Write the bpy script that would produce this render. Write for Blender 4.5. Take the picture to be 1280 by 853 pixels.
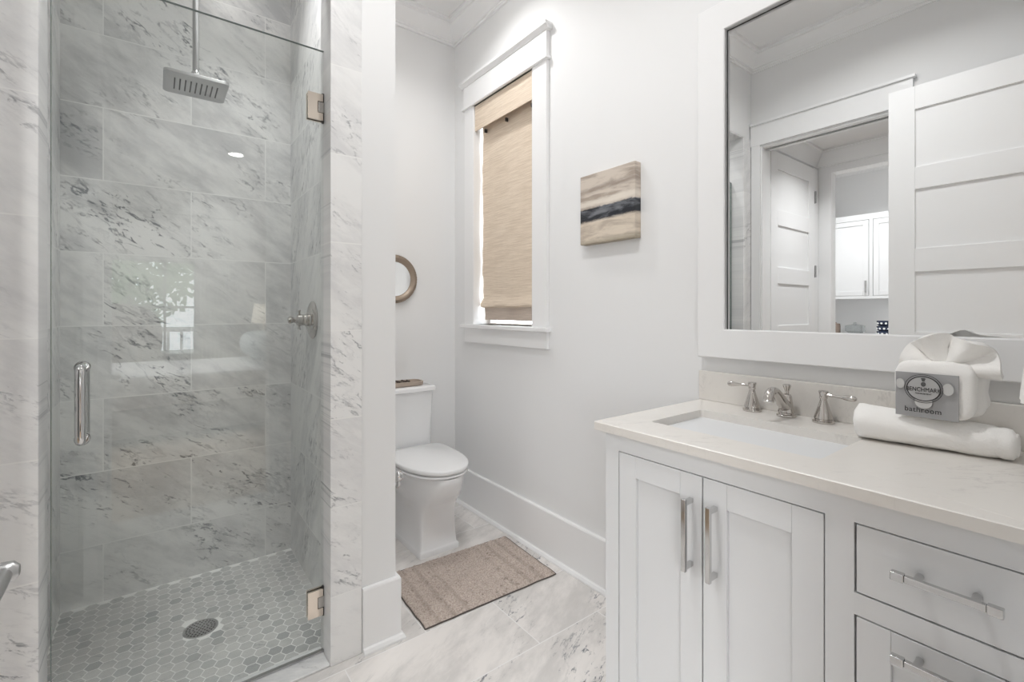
import bpy, bmesh, math, random
from mathutils import Vector, Matrix, noise
random.seed(7)
S = bpy.context.scene
for o in list(bpy.data.objects):
    bpy.data.objects.remove(o)
COL = S.collection
PI = math.pi

# ------------------------------------------------------------------ camera
YAW = math.radians(37.22)
cam_d = bpy.data.cameras.new('camera')
cam_d.sensor_fit = 'HORIZONTAL'; cam_d.sensor_width = 36.0
cam_d.lens = 585.0 / 1280.0 * 36.0
cam_d.shift_y = -37.5 / 1280.0
cam_d.clip_start = 0.02
cam = bpy.data.objects.new('camera', cam_d); COL.objects.link(cam)
cam.location = (0, 0, 1.22); cam.rotation_euler = (PI / 2, 0, -YAW)
S.camera = cam

# ------------------------------------------------------------------ sky, exposure
w = bpy.data.worlds.new('sky'); S.world = w; w.use_nodes = True
bg = w.node_tree.nodes['Background']
bg.inputs['Color'].default_value = (0.93, 0.965, 1.0, 1); bg.inputs['Strength'].default_value = 8.5
S.view_settings.view_transform = 'Standard'; S.view_settings.look = 'None'
S.view_settings.gamma = 1.0; S.view_settings.use_curve_mapping = False
S.view_settings.exposure = -0.48
S.cycles.max_bounces = 14; S.cycles.diffuse_bounces = 8; S.cycles.glossy_bounces = 6
S.cycles.transparent_max_bounces = 16; S.cycles.caustics_reflective = False
S.cycles.sample_clamp_indirect = 6.0

def area(name, loc, size, power, rot=(0, 0, 0), col=(1, 1, 1), shape='DISK', size_y=None, spread=PI, parent=None):
    l = bpy.data.lights.new(name, 'AREA'); l.shape = shape; l.size = size
    if size_y: l.size_y = size_y
    l.energy = power; l.color = col; l.spread = spread
    o = bpy.data.objects.new(name, l); COL.objects.link(o)
    o.location = loc; o.rotation_euler = rot
    return o
# added fill light at an unseen bedroom side window, and the ceiling cans (fixtures built further down at the same places)
area('side_window_fill', (-1.96, -2.9, 1.45), 2.2, 25, rot=(0, -PI / 2, 0), col=(1, 0.99, 0.98), shape='RECTANGLE', size_y=1.9)
CANS = [  # x, y, ceiling height, watts, label; added to light the rooms, except the mirrored one
    (0.55, 0.85, 3.05, 17, 'added recessed ceiling light over the middle of the bathroom floor'),
    (1.12, 1.95, 3.05, 6.5, 'added recessed ceiling light over the toilet'),
    (0.33, 2.02, 3.05, 6.0, 'added recessed ceiling light inside the shower'),
    (0.74, -2.83, 3.05, 60, 'recessed bedroom ceiling light mirrored in the shower glass'),
    (-0.8, -1.6, 3.05, 60, 'added recessed bedroom ceiling light on the far side of the bed foot'),
    (-1.0, 1.05, 2.6, 13, 'added recessed ceiling light in the small hall'),
    (-2.75, 1.7, 3.05, 36, 'added recessed ceiling light before the hall cabinets'),
]
for cx_, cy_, cz_, p_, _l in CANS:
    area('can_beam', (cx_, cy_, cz_ - 0.012), 0.15, p_, spread=math.radians(85 if 'inside the shower' in _l else 150 if 'middle' in _l else 100 if 'bedroom' in _l else 130))

# ------------------------------------------------------------------ materials
def mat(name, col, rough=0.5, metal=0.0, coat=0.0, bump=None, emit=None, spec=0.5, sheen=0.0):
    m = bpy.data.materials.new(name); m.use_nodes = True
    nt = m.node_tree; b = nt.nodes['Principled BSDF']
    b.inputs['Base Color'].default_value = (*col, 1); b.inputs['Roughness'].default_value = rough
    b.inputs['Metallic'].default_value = metal; b.inputs['Specular IOR Level'].default_value = spec
    b.inputs['Coat Weight'].default_value = coat; b.inputs['Coat Roughness'].default_value = 0.05
    b.inputs['Sheen Weight'].default_value = sheen
    if emit:
        b.inputs['Emission Color'].default_value = (*emit[0], 1); b.inputs['Emission Strength'].default_value = emit[1]
    if bump:
        tc = nt.nodes.new('ShaderNodeTexCoord'); n = nt.nodes.new('ShaderNodeTexNoise')
        n.inputs['Scale'].default_value = bump[0]; n.inputs['Detail'].default_value = 4
        nt.links.new(tc.outputs['Object'], n.inputs['Vector'])
        bp = nt.nodes.new('ShaderNodeBump'); bp.inputs['Strength'].default_value = bump[1]; bp.inputs['Distance'].default_value = bump[2]
        nt.links.new(n.outputs['Fac'], bp.inputs['Height']); nt.links.new(bp.outputs['Normal'], b.inputs['Normal'])
    return m

class NT:
    """small helper to chain shader nodes"""
    def __init__(s, m): s.t = m.node_tree; s.b = s.t.nodes['Principled BSDF']
    def n(s, kind, **kw):
        x = s.t.nodes.new('ShaderNode' + kind)
        for k, v in kw.items(): setattr(x, k, v)
        return x
    def link(s, a, b): s.t.links.new(a, b)
    def math(s, op, a, b=None):
        x = s.n('Math', operation=op)
        for i, v in enumerate((a, b)):
            if v is None: continue
            if isinstance(v, (int, float)): x.inputs[i].default_value = v
            else: s.link(v, x.inputs[i])
        return x.outputs[0]
    def noise(s, vec, scale, detail=4, rough=0.5, dist=0.0):
        x = s.n('TexNoise'); x.inputs['Scale'].default_value = scale; x.inputs['Detail'].default_value = detail
        x.inputs['Roughness'].default_value = rough; x.inputs['Distortion'].default_value = dist
        s.link(vec, x.inputs['Vector']); return x.outputs['Fac']
    def rng(s, v, a, b, c, d):
        x = s.n('MapRange', interpolation_type='SMOOTHSTEP'); s.link(v, x.inputs['Value'])
        for k, q in zip(('From Min', 'From Max', 'To Min', 'To Max'), (a, b, c, d)): x.inputs[k].default_value = q
        return x.outputs[0]
    def mix(s, f, a, b):
        x = s.n('Mix', data_type='RGBA')
        for i, v in ((0, f), (6, a), (7, b)):
            if isinstance(v, (int, float)): x.inputs[i].default_value = v
            elif isinstance(v, tuple): x.inputs[i].default_value = (*v, 1)
            else: s.link(v, x.inputs[i])
        return x.outputs[2]
    def vadd(s, a, b):
        x = s.n('VectorMath', operation='ADD'); s.link(a, x.inputs[0]); s.link(b, x.inputs[1]); return x.outputs[0]

def marble(name, axes='xz', origin=(0, 0), tile=(0.61, 0.305), offset=0.5, base=(0.80, 0.80, 0.79), cloud=(0.55, 0.555, 0.56),
           vein=(0.20, 0.21, 0.225), amount=1.0, rough=0.28, angle=35, attr=None, grout=(0.84, 0.84, 0.83), mortar=0.0022, cover=(0.36, 0.58)):
    m = bpy.data.materials.new(name); m.use_nodes = True; q = NT(m)
    tc = q.n('TexCoord'); sep = q.n('SeparateXYZ'); q.link(tc.outputs['Object'], sep.inputs[0])
    ax = {'x': 0, 'y': 1, 'z': 2}
    u = q.math('SUBTRACT', sep.outputs[ax[axes[0]]], origin[0]); v = q.math('SUBTRACT', sep.outputs[ax[axes[1]]], origin[1])
    cmb = q.n('CombineXYZ'); q.link(u, cmb.inputs[0]); q.link(v, cmb.inputs[1])
    uv = cmb.outputs[0]; fac = None
    if tile:
        br = q.n('TexBrick'); br.offset = offset; br.offset_frequency = 2
        br.inputs['Scale'].default_value = 1; br.inputs['Brick Width'].default_value = tile[0]; br.inputs['Row Height'].default_value = tile[1]
        br.inputs['Mortar Size'].default_value = mortar; br.inputs['Mortar Smooth'].default_value = 0.2; br.inputs['Bias'].default_value = 0
        br.inputs['Color1'].default_value = (0, 0, 0, 1); br.inputs['Color2'].default_value = (1, 1, 1, 1); br.inputs['Mortar'].default_value = (0, 0, 0, 1)
        q.link(uv, br.inputs['Vector']); fac = br.outputs['Fac']; rnd = br.outputs['Color']
        sc = q.n('VectorMath', operation='MULTIPLY'); q.link(rnd, sc.inputs[0]); sc.inputs[1].default_value = (9.3, 5.7, 3.1)
        base_v = q.vadd(uv, sc.outputs[0])
    elif attr:
        at = q.n('Attribute'); at.attribute_name = attr
        sc = q.n('VectorMath', operation='MULTIPLY'); q.link(at.outputs['Color'], sc.inputs[0]); sc.inputs[1].default_value = (3.3, 2.7, 3.1)
        base_v = q.vadd(uv, sc.outputs[0])
    else: base_v = tc.outputs['Object']
    mp = q.n('Mapping'); mp.inputs['Rotation'].default_value = (0, 0, math.radians(angle)); q.link(base_v, mp.inputs['Vector'])
    m2 = q.n('Mapping'); m2.inputs['Scale'].default_value = (0.7, 1.9, 1); q.link(mp.outputs[0], m2.inputs['Vector']); p = m2.outputs[0]
    A = q.noise(p, 2.2, 6, 0.58, 0.25)
    F = q.noise(p, 11, 8, 0.7, 0.3)                         # fine cloudy grain
    c = q.mix(q.rng(q.math('ADD', q.math('MULTIPLY', A, 0.62), q.math('MULTIPLY', F, 0.38)), cover[0], cover[1], 0, 1), cloud, base)
    B = q.noise(p, 2.4, 10, 0.62, 0.35)
    vn = q.rng(q.math('ABSOLUTE', q.math('SUBTRACT', B, 0.5)), 0, 0.016, 1, 0)
    mask = q.rng(q.noise(p, 2.0, 4, 0.55, 0.2), 0.43, 0.63, 0, 1)
    brk = q.rng(q.noise(p, 26, 4, 0.6), 0.42, 0.58, 0, 1)   # breaks a vein into flecks
    c = q.mix(q.math('MULTIPLY', q.math('MULTIPLY', vn, q.math('MULTIPLY', mask, brk)), 0.9 * amount), c, vein)
    vn2 = q.rng(q.math('ABSOLUTE', q.math('SUBTRACT', q.noise(p, 5.5, 8, 0.6, 0.3), 0.5)), 0, 0.028, 0.6, 0)
    c = q.mix(q.math('MULTIPLY', q.math('MULTIPLY', vn2, mask), amount), c, cloud)
    D = q.noise(p, 24, 8, 0.72, 0.5)
    sp = q.math('MULTIPLY', q.rng(D, 0.57, 0.66, 0, 1), mask)
    c = q.mix(q.math('MULTIPLY', sp, 0.9 * amount), c, vein)
    if attr:
        tone = q.n('SeparateColor'); q.link(at.outputs['Color'], tone.inputs[0])
        c = q.mix(q.rng(tone.outputs[2], 0.5, 0.95, 0, 0.75), c, (0.30, 0.31, 0.31))
    if fac is not None: c = q.mix(fac, c, grout)
    q.link(c, q.b.inputs['Base Color']); q.b.inputs['Roughness'].default_value = rough
    return m

M = {}
M['wall'] = mat('wall_paint', (0.785, 0.788, 0.79), 0.6, bump=(220, 0.05, 0.002))
M['ceil'] = mat('ceiling_paint', (0.80, 0.80, 0.80), 0.7)
M['trim'] = mat('white_trim_paint', (0.835, 0.837, 0.84), 0.32)
M['cab'] = mat('white_cabinet_paint', (0.70, 0.71, 0.72), 0.45)
M['porc'] = mat('white_porcelain', (0.82, 0.825, 0.83), 0.12, coat=0.4)
M['chrome'] = mat('polished_chrome', (0.64, 0.64, 0.64), 0.09, 1.0)
M['nickel'] = mat('polished_nickel', (0.58, 0.555, 0.53), 0.12, 1.0)
M['satin'] = mat('satin_nickel', (0.50, 0.50, 0.50), 0.32, 1.0)
M['hinge'] = mat('warm_nickel', (0.80, 0.71, 0.62), 0.16, 1.0)
M['dark'] = mat('dark_metal', (0.05, 0.05, 0.05), 0.4, 0.6)
M['mirror'] = mat('silvered_mirror', (0.90, 0.91, 0.91), 0.0, 1.0)
M['towel'] = mat('white_terry', (0.90, 0.89, 0.87), 0.95, bump=(420, 0.45, 0.002), spec=0.1)
M['linen'] = mat('white_linen', (0.82, 0.82, 0.83), 0.9, bump=(90, 0.3, 0.004), spec=0.1)
M['black'] = mat('black_ink', (0.02, 0.02, 0.02), 0.6)
M['greyfilm'] = mat('grey_sachet_film', (0.36, 0.36, 0.365), 0.35)
M['pale'] = mat('pale_soap_paper', (0.55, 0.55, 0.54), 0.4)
M['backwall'] = M['wall']
TILE = 'carrara'
M['t_back'] = marble('carrara_back_wall_tile', 'xz', (0.127, -0.062), amount=1.45)
M['t_side'] = marble('carrara_side_wall_tile', 'yz', (2.30, -0.062), angle=60, amount=1.4)
M['t_front'] = marble('carrara_front_tile', 'xz', (-0.75, -0.068), tile=(3.0, 0.305), offset=0.0, base=(0.82, 0.82, 0.815), cloud=(0.68, 0.68, 0.685), amount=0.95)
M['t_slab'] = marble('carrara_curb', 'xy', (0, 0), tile=None, amount=0.7)
M['t_floor'] = marble('carrara_floor_tile', 'xy', (0.815, 1.61 - 0.305 * 5), tile=(0.61, 0.305), base=(0.78, 0.75, 0.725), cloud=(0.61, 0.59, 0.572), amount=1.5, rough=0.22, angle=-25, cover=(0.40, 0.60), grout=(0.80, 0.79, 0.78))
M['t_hex'] = marble('carrara_hexagon_tile', 'xy', (0, 0), tile=None, attr='tone', base=(0.55, 0.55, 0.535), cloud=(0.42, 0.425, 0.42), amount=0.8, rough=0.3)
M['grout'] = mat('pale_grout', (0.84, 0.84, 0.82), 0.9)
M['quartz'] = marble('warm_quartz', 'xy', (0, 0), tile=None, base=(0.72, 0.695, 0.66), cloud=(0.66, 0.635, 0.60), vein=(0.48, 0.46, 0.44), amount=0.55, rough=0.32, cover=(0.30, 0.50))

def glass_mat(name, tint, refl=1.0):
    m = bpy.data.materials.new(name); m.use_nodes = True; t = m.node_tree; t.nodes.clear()
    out = t.nodes.new('ShaderNodeOutputMaterial'); mx = t.nodes.new('ShaderNodeMixShader')
    tr = t.nodes.new('ShaderNodeBsdfTransparent'); tr.inputs[0].default_value = (*tint, 1)
    gl = t.nodes.new('ShaderNodeBsdfGlossy'); gl.inputs['Roughness'].default_value = 0.0
    lw = t.nodes.new('ShaderNodeLayerWeight'); lw.inputs['Blend'].default_value = 0.5
    p = t.nodes.new('ShaderNodeMath'); p.operation = 'POWER'; p.inputs[1].default_value = 5
    a = t.nodes.new('ShaderNodeMath'); a.operation = 'MULTIPLY_ADD'; a.inputs[1].default_value = 0.92; a.inputs[2].default_value = 0.045 * refl
    t.links.new(lw.outputs['Facing'], p.inputs[0]); t.links.new(p.outputs[0], a.inputs[0]); t.links.new(a.outputs[0], mx.inputs[0])
    t.links.new(tr.outputs[0], mx.inputs[1]); t.links.new(gl.outputs[0], mx.inputs[2]); t.links.new(mx.outputs[0], out.inputs[0])
    return m
M['glass'] = glass_mat('clear_door_glass', (0.952, 0.962, 0.956))
M['pane'] = glass_mat('window_glass', (0.97, 0.98, 0.98))
M['edge'] = mat('green_glass_edge', (0.16, 0.20, 0.19), 0.15)

def woven(name, c1, c2, axis, fine, dark=(0.30, 0.22, 0.15), trans=0.0, coarse=14, streak=60):
    """woven fibre: streaks run along the horizontal; axis = coordinate the rows stack along"""
    m = bpy.data.materials.new(name); m.use_nodes = True; q = NT(m)
    tc = q.n('TexCoord'); mp = q.n('Mapping')
    mp.inputs['Scale'].default_value = tuple(fine if a == axis else streak / 10 for a in 'xyz')
    q.link(tc.outputs['Object'], mp.inputs['Vector'])
    A = q.noise(mp.outputs[0], 1.0, 3, 0.6, 0.15); Bn = q.noise(mp.outputs[0], 2.7, 2, 0.5, 0.1)
    c = q.mix(q.rng(A, 0.35, 0.65, 0, 1), c1, c2); c = q.mix(q.rng(Bn, 0.58, 0.75, 0, 0.55), c, dark)
    q.link(c, q.b.inputs['Base Color']); q.b.inputs['Roughness'].default_value = 0.85; q.b.inputs['Specular IOR Level'].default_value = 0.15
    bp = q.n('Bump'); bp.inputs['Strength'].default_value = 0.5; bp.inputs['Distance'].default_value = 0.002
    q.link(A, bp.inputs['Height']); q.link(bp.outputs[0], q.b.inputs['Normal'])
    return m
M['shade'] = woven('woven_grass_shade', (0.66, 0.55, 0.44), (0.77, 0.66, 0.54), 'z', 230, (0.50, 0.40, 0.30), streak=70)
M['valance'] = woven('woven_grass_valance', (0.66, 0.55, 0.44), (0.78, 0.67, 0.55), 'z', 230, (0.50, 0.40, 0.30), streak=70)
M['hem'] = woven('woven_grass_hem', (0.50, 0.42, 0.36), (0.58, 0.49, 0.42), 'z', 230, (0.40, 0.33, 0.28), streak=70)
def rug_mat():
    m = bpy.data.materials.new('taupe_chenille'); m.use_nodes = True; q = NT(m)
    tc = q.n('TexCoord'); A = q.noise(tc.outputs['Object'], 150, 3, 0.7); Bn = q.noise(tc.outputs['Object'], 48, 5, 0.7)
    sx = q.n('SeparateXYZ'); q.link(tc.outputs['Object'], sx.inputs[0])
    band = q.math('SINE', q.math('MULTIPLY', q.math('ADD', sx.outputs[0], q.math('MULTIPLY', sx.outputs[1], -0.05)), 2 * PI / 0.065))
    c = q.mix(q.rng(A, 0.35, 0.65, 0, 1), (0.42, 0.35, 0.305), (0.62, 0.54, 0.485)); c = q.mix(q.rng(Bn, 0.55, 0.68, 0, 0.6), c, (0.20, 0.16, 0.135))
    side = q.rng(q.math('ABSOLUTE', q.math('SUBTRACT', sx.outputs[0], 1.155)), 0.10, 0.15, 0.15, 1)
    c = q.mix(q.math('MULTIPLY', side, q.rng(band, 0.3, 0.9, 0, 0.3)), c, (0.28, 0.23, 0.195))
    q.link(c, q.b.inputs['Base Color']); q.b.inputs['Roughness'].default_value = 0.95; q.b.inputs['Specular IOR Level'].default_value = 0.1
    bp = q.n('Bump'); bp.inputs['Strength'].default_value = 0.9; bp.inputs['Distance'].default_value = 0.004
    q.link(A, bp.inputs['Height']); q.link(bp.outputs[0], q.b.inputs['Normal'])
    return m
M['rug'] = rug_mat()
M['rug_edge'] = mat('dark_rug_binding', (0.10, 0.085, 0.075), 0.95)

def painting_mat():
    """abstract landscape: taupe sky streaks, a dark band, sandy ground (y along the picture, z up)"""
    m = bpy.data.materials.new('abstract_landscape_paint'); m.use_nodes = True; q = NT(m)
    tc = q.n('TexCoord'); sep = q.n('SeparateXYZ'); q.link(tc.outputs['Object'], sep.inputs[0])
    mp = q.n('Mapping'); mp.inputs['Scale'].default_value = (7, 7, 34); q.link(tc.outputs['Object'], mp.inputs['Vector'])
    st = q.noise(mp.outputs[0], 1.0, 5, 0.6, 0.4); fine = q.noise(mp.outputs[0], 3.0, 6, 0.7, 0.5)
    z = q.math('ADD', sep.outputs[2], q.math('MULTIPLY', q.math('SUBTRACT', fine, 0.5), 0.022))
    z = q.math('ADD', z, q.math('MULTIPLY', q.math('SUBTRACT', sep.outputs[1], 1.34), 0.02))
    sky = q.mix(q.rng(st, 0.35, 0.62, 0, 1), (0.36, 0.30, 0.25), (0.60, 0.53, 0.46))
    sky = q.mix(q.rng(q.math('ABSOLUTE', q.math('SUBTRACT', z, 1.75)), 0, 0.018, 0.55, 0), sky, (0.22, 0.17, 0.14))
    sand = q.mix(q.rng(st, 0.35, 0.62, 0, 1), (0.46, 0.39, 0.32), (0.66, 0.58, 0.48))
    sand = q.mix(q.rng(z, 1.510, 1.545, 0.7, 0), sand, (0.22, 0.19, 0.13))
    lightband = q.rng(q.math('ABSOLUTE', q.math('SUBTRACT', z, 1.692)), 0.004, 0.02, 0.85, 0)
    sky = q.mix(lightband, sky, (0.74, 0.68, 0.60))
    c = q.mix(q.rng(z, 1.668, 1.674, 0, 1), sand, sky)
    darkf = q.math('MULTIPLY', q.rng(z, 1.606, 1.622, 0, 1), q.rng(z, 1.668, 1.675, 1, 0))
    dk = q.mix(q.rng(st, 0.46, 0.70, 0, 1), (0.014, 0.016, 0.022), (0.17, 0.18, 0.20))
    c = q.mix(darkf, c, dk)
    q.link(c, q.b.inputs['Base Color']); q.b.inputs['Roughness'].default_value = 0.6
    return m
M['painting'] = painting_mat()
M['antique'] = mat('antique_bronze_frame', (0.33, 0.265, 0.21), 0.38, 0.6, bump=(60, 0.4, 0.003))
M['traywood'] = mat('weathered_tray_wood', (0.42, 0.35, 0.29), 0.6, bump=(40, 0.4, 0.003))
M['bead'] = mat('dark_brown_beads', (0.05, 0.035, 0.025), 0.4)
M['oak'] = mat('oak_floorboards', (0.36, 0.26, 0.17), 0.4, bump=(15, 0.2, 0.004))
M['taupe'] = mat('taupe_upholstery', (0.28, 0.235, 0.21), 0.9, bump=(120, 0.4, 0.003))
M['greige'] = mat('greige_bedroom_paint', (0.58, 0.56, 0.54), 0.7)
M['curtain'] = mat('white_curtain', (0.80, 0.80, 0.79), 0.9)
M['stripe'] = mat('pale_aqua_pillow', (0.72, 0.78, 0.77), 0.9)
M['lampshade'] = mat('cream_lampshade', (0.85, 0.80, 0.70), 0.8, emit=((1, 0.86, 0.66), 1.2))
M['leaf'] = mat('tree_leaf', (0.26, 0.40, 0.20), 0.5)
M['leaf2'] = mat('pale_tree_leaf', (0.42, 0.55, 0.36), 0.5)
M['bark'] = mat('tree_bark', (0.16, 0.12, 0.09), 0.9)
M['ground'] = mat('garden_ground', (0.42, 0.43, 0.40), 0.9)
M['lens'] = mat('frosted_light_lens', (0.9, 0.9, 0.9), 0.4, emit=((1, 0.98, 0.95), 30))
M['mug'] = mat('dark_blue_glaze', (0.02, 0.03, 0.06), 0.25)
M['canister'] = mat('brown_stoneware', (0.22, 0.17, 0.14), 0.5)
M['clear'] = glass_mat('clear_jar_glass', (0.86, 0.88, 0.88), 1.5)

# ------------------------------------------------------------------ mesh helpers
def box(bm, x0, x1, y0, y1, z0, z1):
    v = [bm.verts.new(p) for p in ((x0, y0, z0), (x1, y0, z0), (x1, y1, z0), (x0, y1, z0), (x0, y0, z1), (x1, y0, z1), (x1, y1, z1), (x0, y1, z1))]
    for f in ((3, 2, 1, 0), (4, 5, 6, 7), (0, 1, 5, 4), (1, 2, 6, 5), (2, 3, 7, 6), (3, 0, 4, 7)):
        bm.faces.new([v[i] for i in f])
    return bm
def boxes(*bs):
    bm = bmesh.new()
    for b in bs: box(bm, *b)
    return bm
def loft(bm, rings, closed=True, cap0=True, cap1=True):
    R = [[bm.verts.new(p) for p in r] for r in rings]; n = len(R[0])
    for a, b in zip(R, R[1:]):
        for i in range(n if closed else n - 1):
            j = (i + 1) % n
            try: bm.faces.new((a[i], a[j], b[j], b[i]))
            except ValueError: pass
    if closed and cap0: bm.faces.new(R[0][::-1])
    if closed and cap1: bm.faces.new(R[-1])
    return R
def frame_from(d):
    d = Vector(d).normalized(); a = Vector((0, 0, 1)) if abs(d.z) < 0.9 else Vector((1, 0, 0))
    u = d.cross(a).normalized(); return u, d.cross(u).normalized()
def tube(bm, pts, rad, seg=16, flat=1.0):
    """a tube through pts, radius per point"""
    pts = [Vector(p) for p in pts]
    if isinstance(rad, (int, float)): rad = [rad] * len(pts)
    rings = []; u = None
    for i, p in enumerate(pts):
        d = (pts[min(i + 1, len(pts) - 1)] - pts[max(i - 1, 0)]).normalized()
        if u is None: u, vv = frame_from(d)
        else:
            u = (u - d * u.dot(d)).normalized(); vv = d.cross(u).normalized()
        rings.append([p + (u * math.cos(t) + vv * math.sin(t) * flat) * rad[i] for t in [2 * PI * k / seg for k in range(seg)]])
    loft(bm, rings); return bm
def smooth_path(pts, n=6):
    pts = [Vector(p) for p in pts]; out = []
    for i in range(len(pts) - 1):
        p0, p1, p2, p3 = pts[max(i - 1, 0)], pts[i], pts[i + 1], pts[min(i + 2, len(pts) - 1)]
        for k in range(n):
            t = k / n
            out.append(0.5 * ((2 * p1) + (p2 - p0) * t + (2 * p0 - 5 * p1 + 4 * p2 - p3) * t * t + (3 * p1 - p0 - 3 * p2 + p3) * t ** 3))
    out.append(pts[-1]); return out
def lathe(bm, prof, c, axis=(0, 0, 1), seg=32):
    """prof = [(radius, distance along axis)]"""
    a = Vector(axis).normalized(); u, v = frame_from(a); c = Vector(c)
    rings = [[c + a * h + (u * math.cos(t) + v * math.sin(t)) * max(r, 1e-5) for t in [2 * PI * k / seg for k in range(seg)]] for r, h in prof]
    loft(bm, rings); return bm
def rrect(cx, cy, hx, hy, r, n=6):
    """rounded rectangle, counter-clockwise"""
    r = max(min(r, hx - 1e-5, hy - 1e-5), 1e-5); out = []
    for sx, sy, a0 in ((1, 1, 0), (-1, 1, PI / 2), (-1, -1, PI), (1, -1, 1.5 * PI)):
        for k in range(n + 1):
            t = a0 + PI / 2 * k / n
            out.append((cx + sx * (hx - r) + r * math.cos(t), cy + sy * (hy - r) + r * math.sin(t)))
    return out
def prism(bm, poly, axis, a0, a1):
    """extrude 2D poly along axis ('x': poly=(y,z), 'y': (x,z), 'z': (x,y))"""
    def P(p, a): return {'x': (a, p[0], p[1]), 'y': (p[0], a, p[1]), 'z': (p[0], p[1], a)}[axis]
    loft(bm, [[P(p, a0) for p in poly], [P(p, a1) for p in poly]]); return bm
def sweep_inset(bm, poly, prof, closed):
    """sweep profile [(inset, z)] along a polyline of wall lines (room on the left of the direction), with mitred corners"""
    n = len(poly); P = [Vector((p[0], p[1])) for p in poly]
    def nrm(i):
        d = (P[(i + 1) % n] - P[i]).normalized(); return Vector((-d.y, d.x))
    rings = []
    for i in range(n):
        if closed or 0 < i < n - 1:
            a, b = nrm((i - 1) % n), nrm(i); m = (a + b) / (1 + a.dot(b))
        elif i == 0: m = nrm(0)
        else: m = nrm(n - 2)
        rings.append([(P[i].x + m.x * d, P[i].y + m.y * d, z) for d, z in prof])
    if closed: rings.append(rings[0])
    loft(bm, rings, True, not closed, not closed)
    if closed: bmesh.ops.remove_doubles(bm, verts=bm.verts, dist=1e-6)

def finish(o, bevel=0.0, sub=0, sharp=40, seg=2):
    me = o.data
    for p in me.polygons: p.use_smooth = True
    try: me.set_sharp_from_angle(angle=math.radians(sharp))
    except Exception: pass
    if bevel:
        b = o.modifiers.new('bevel', 'BEVEL'); b.width = bevel; b.segments = seg; b.limit_method = 'ANGLE'; b.angle_limit = math.radians(40); b.harden_normals = True
    if sub:
        s = o.modifiers.new('subsurf', 'SUBSURF'); s.levels = sub; s.render_levels = sub
def obj(name, bm, m, parent=None, bevel=0.0, sub=0, sharp=40, recalc=True, label=None, seg=2):
    if recalc: bmesh.ops.recalc_face_normals(bm, faces=bm.faces)
    me = bpy.data.meshes.new(name); bm.to_mesh(me); bm.free()
    me.materials.append(M[m] if isinstance(m, str) else m)
    o = bpy.data.objects.new(name, me); COL.objects.link(o)
    finish(o, bevel, sub, sharp, seg)
    if parent is not None:
        o.parent = parent
        o.matrix_parent_inverse = Matrix.Translation(parent.location).inverted() if parent.type == 'EMPTY' else Matrix.Identity(4)
    if label: o['label'] = label
    return o
def tag(o, label, cat, group=None):
    o['label'] = label; o['category'] = cat
    if group: o['group'] = group
    return o
def thing(name, label, cat, loc, group=None):
    o = bpy.data.objects.new(name, None); COL.objects.link(o); o.location = loc; o.empty_display_size = 0.05
    return tag(o, label, cat, group)
def struct(name, bm, m, label, cat, parent=None, bevel=0.0, **k):
    o = obj(name, bm, m, parent, bevel, **k); o['kind'] = 'structure'; tag(o, label, cat); return o
def sthing(name, label, cat, loc):
    o = thing(name, label, cat, loc); o['kind'] = 'structure'; return o
def copy_tree(o, parent=None):
    c = o.copy(); COL.objects.link(c)
    if parent is not None: c.parent = parent
    for ch in list(o.children): copy_tree(ch, c)
    return c
def text(name, body, size, loc, m, parent, bold=0.0, rot=None, sx=1.0, spacing=1.0):
    cu = bpy.data.curves.new(name, 'FONT'); cu.body = body; cu.size = size; cu.align_x = 'CENTER'; cu.align_y = 'CENTER'
    cu.extrude = 0.0002; cu.offset = bold; cu.space_character = spacing
    tmp = bpy.data.objects.new(name, cu); COL.objects.link(tmp); bpy.context.view_layer.update()
    me = bpy.data.meshes.new_from_object(tmp.evaluated_get(bpy.context.evaluated_depsgraph_get())); bpy.data.objects.remove(tmp)
    me.materials.clear(); me.materials.append(M[m]); o = bpy.data.objects.new(name, me); COL.objects.link(o)
    B = Matrix(((0, 0, -1, 0), (-1, 0, 0, 0), (0, 1, 0, 0), (0, 0, 0, 1)))      # reads from the -x side
    o.matrix_basis = Matrix.Translation(loc) @ B @ Matrix.Diagonal((sx, 1, 1, 1))
    o.parent = parent; o.matrix_parent_inverse = Matrix.Translation(parent.location).inverted() if parent.type == 'EMPTY' else Matrix.Identity(4)
    return o

# ------------------------------------------------------------------ room dimensions (metres)
XR, XL, YB, YF, H = 1.552, -0.357, 2.66, 1.65, 3.05
PX0, PX1 = 0.549, 0.711                      # partition between shower and toilet
SX0, SYB = -0.309, 2.60                      # shower inside left, back
OX0, OX1 = -0.235, 0.474                     # shower opening
WY0, WY1, WZ0, WZ1 = 1.847, 2.410, 1.138, 2.470   # window opening in the right wall

# floor
struct('floor', boxes((XL - 0.12, XR + 0.14, -0.06, YB + 0.1, -0.08, 0.0)), 't_floor', 'grey veined white marble tile floor of the bathroom', 'floor')
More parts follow.
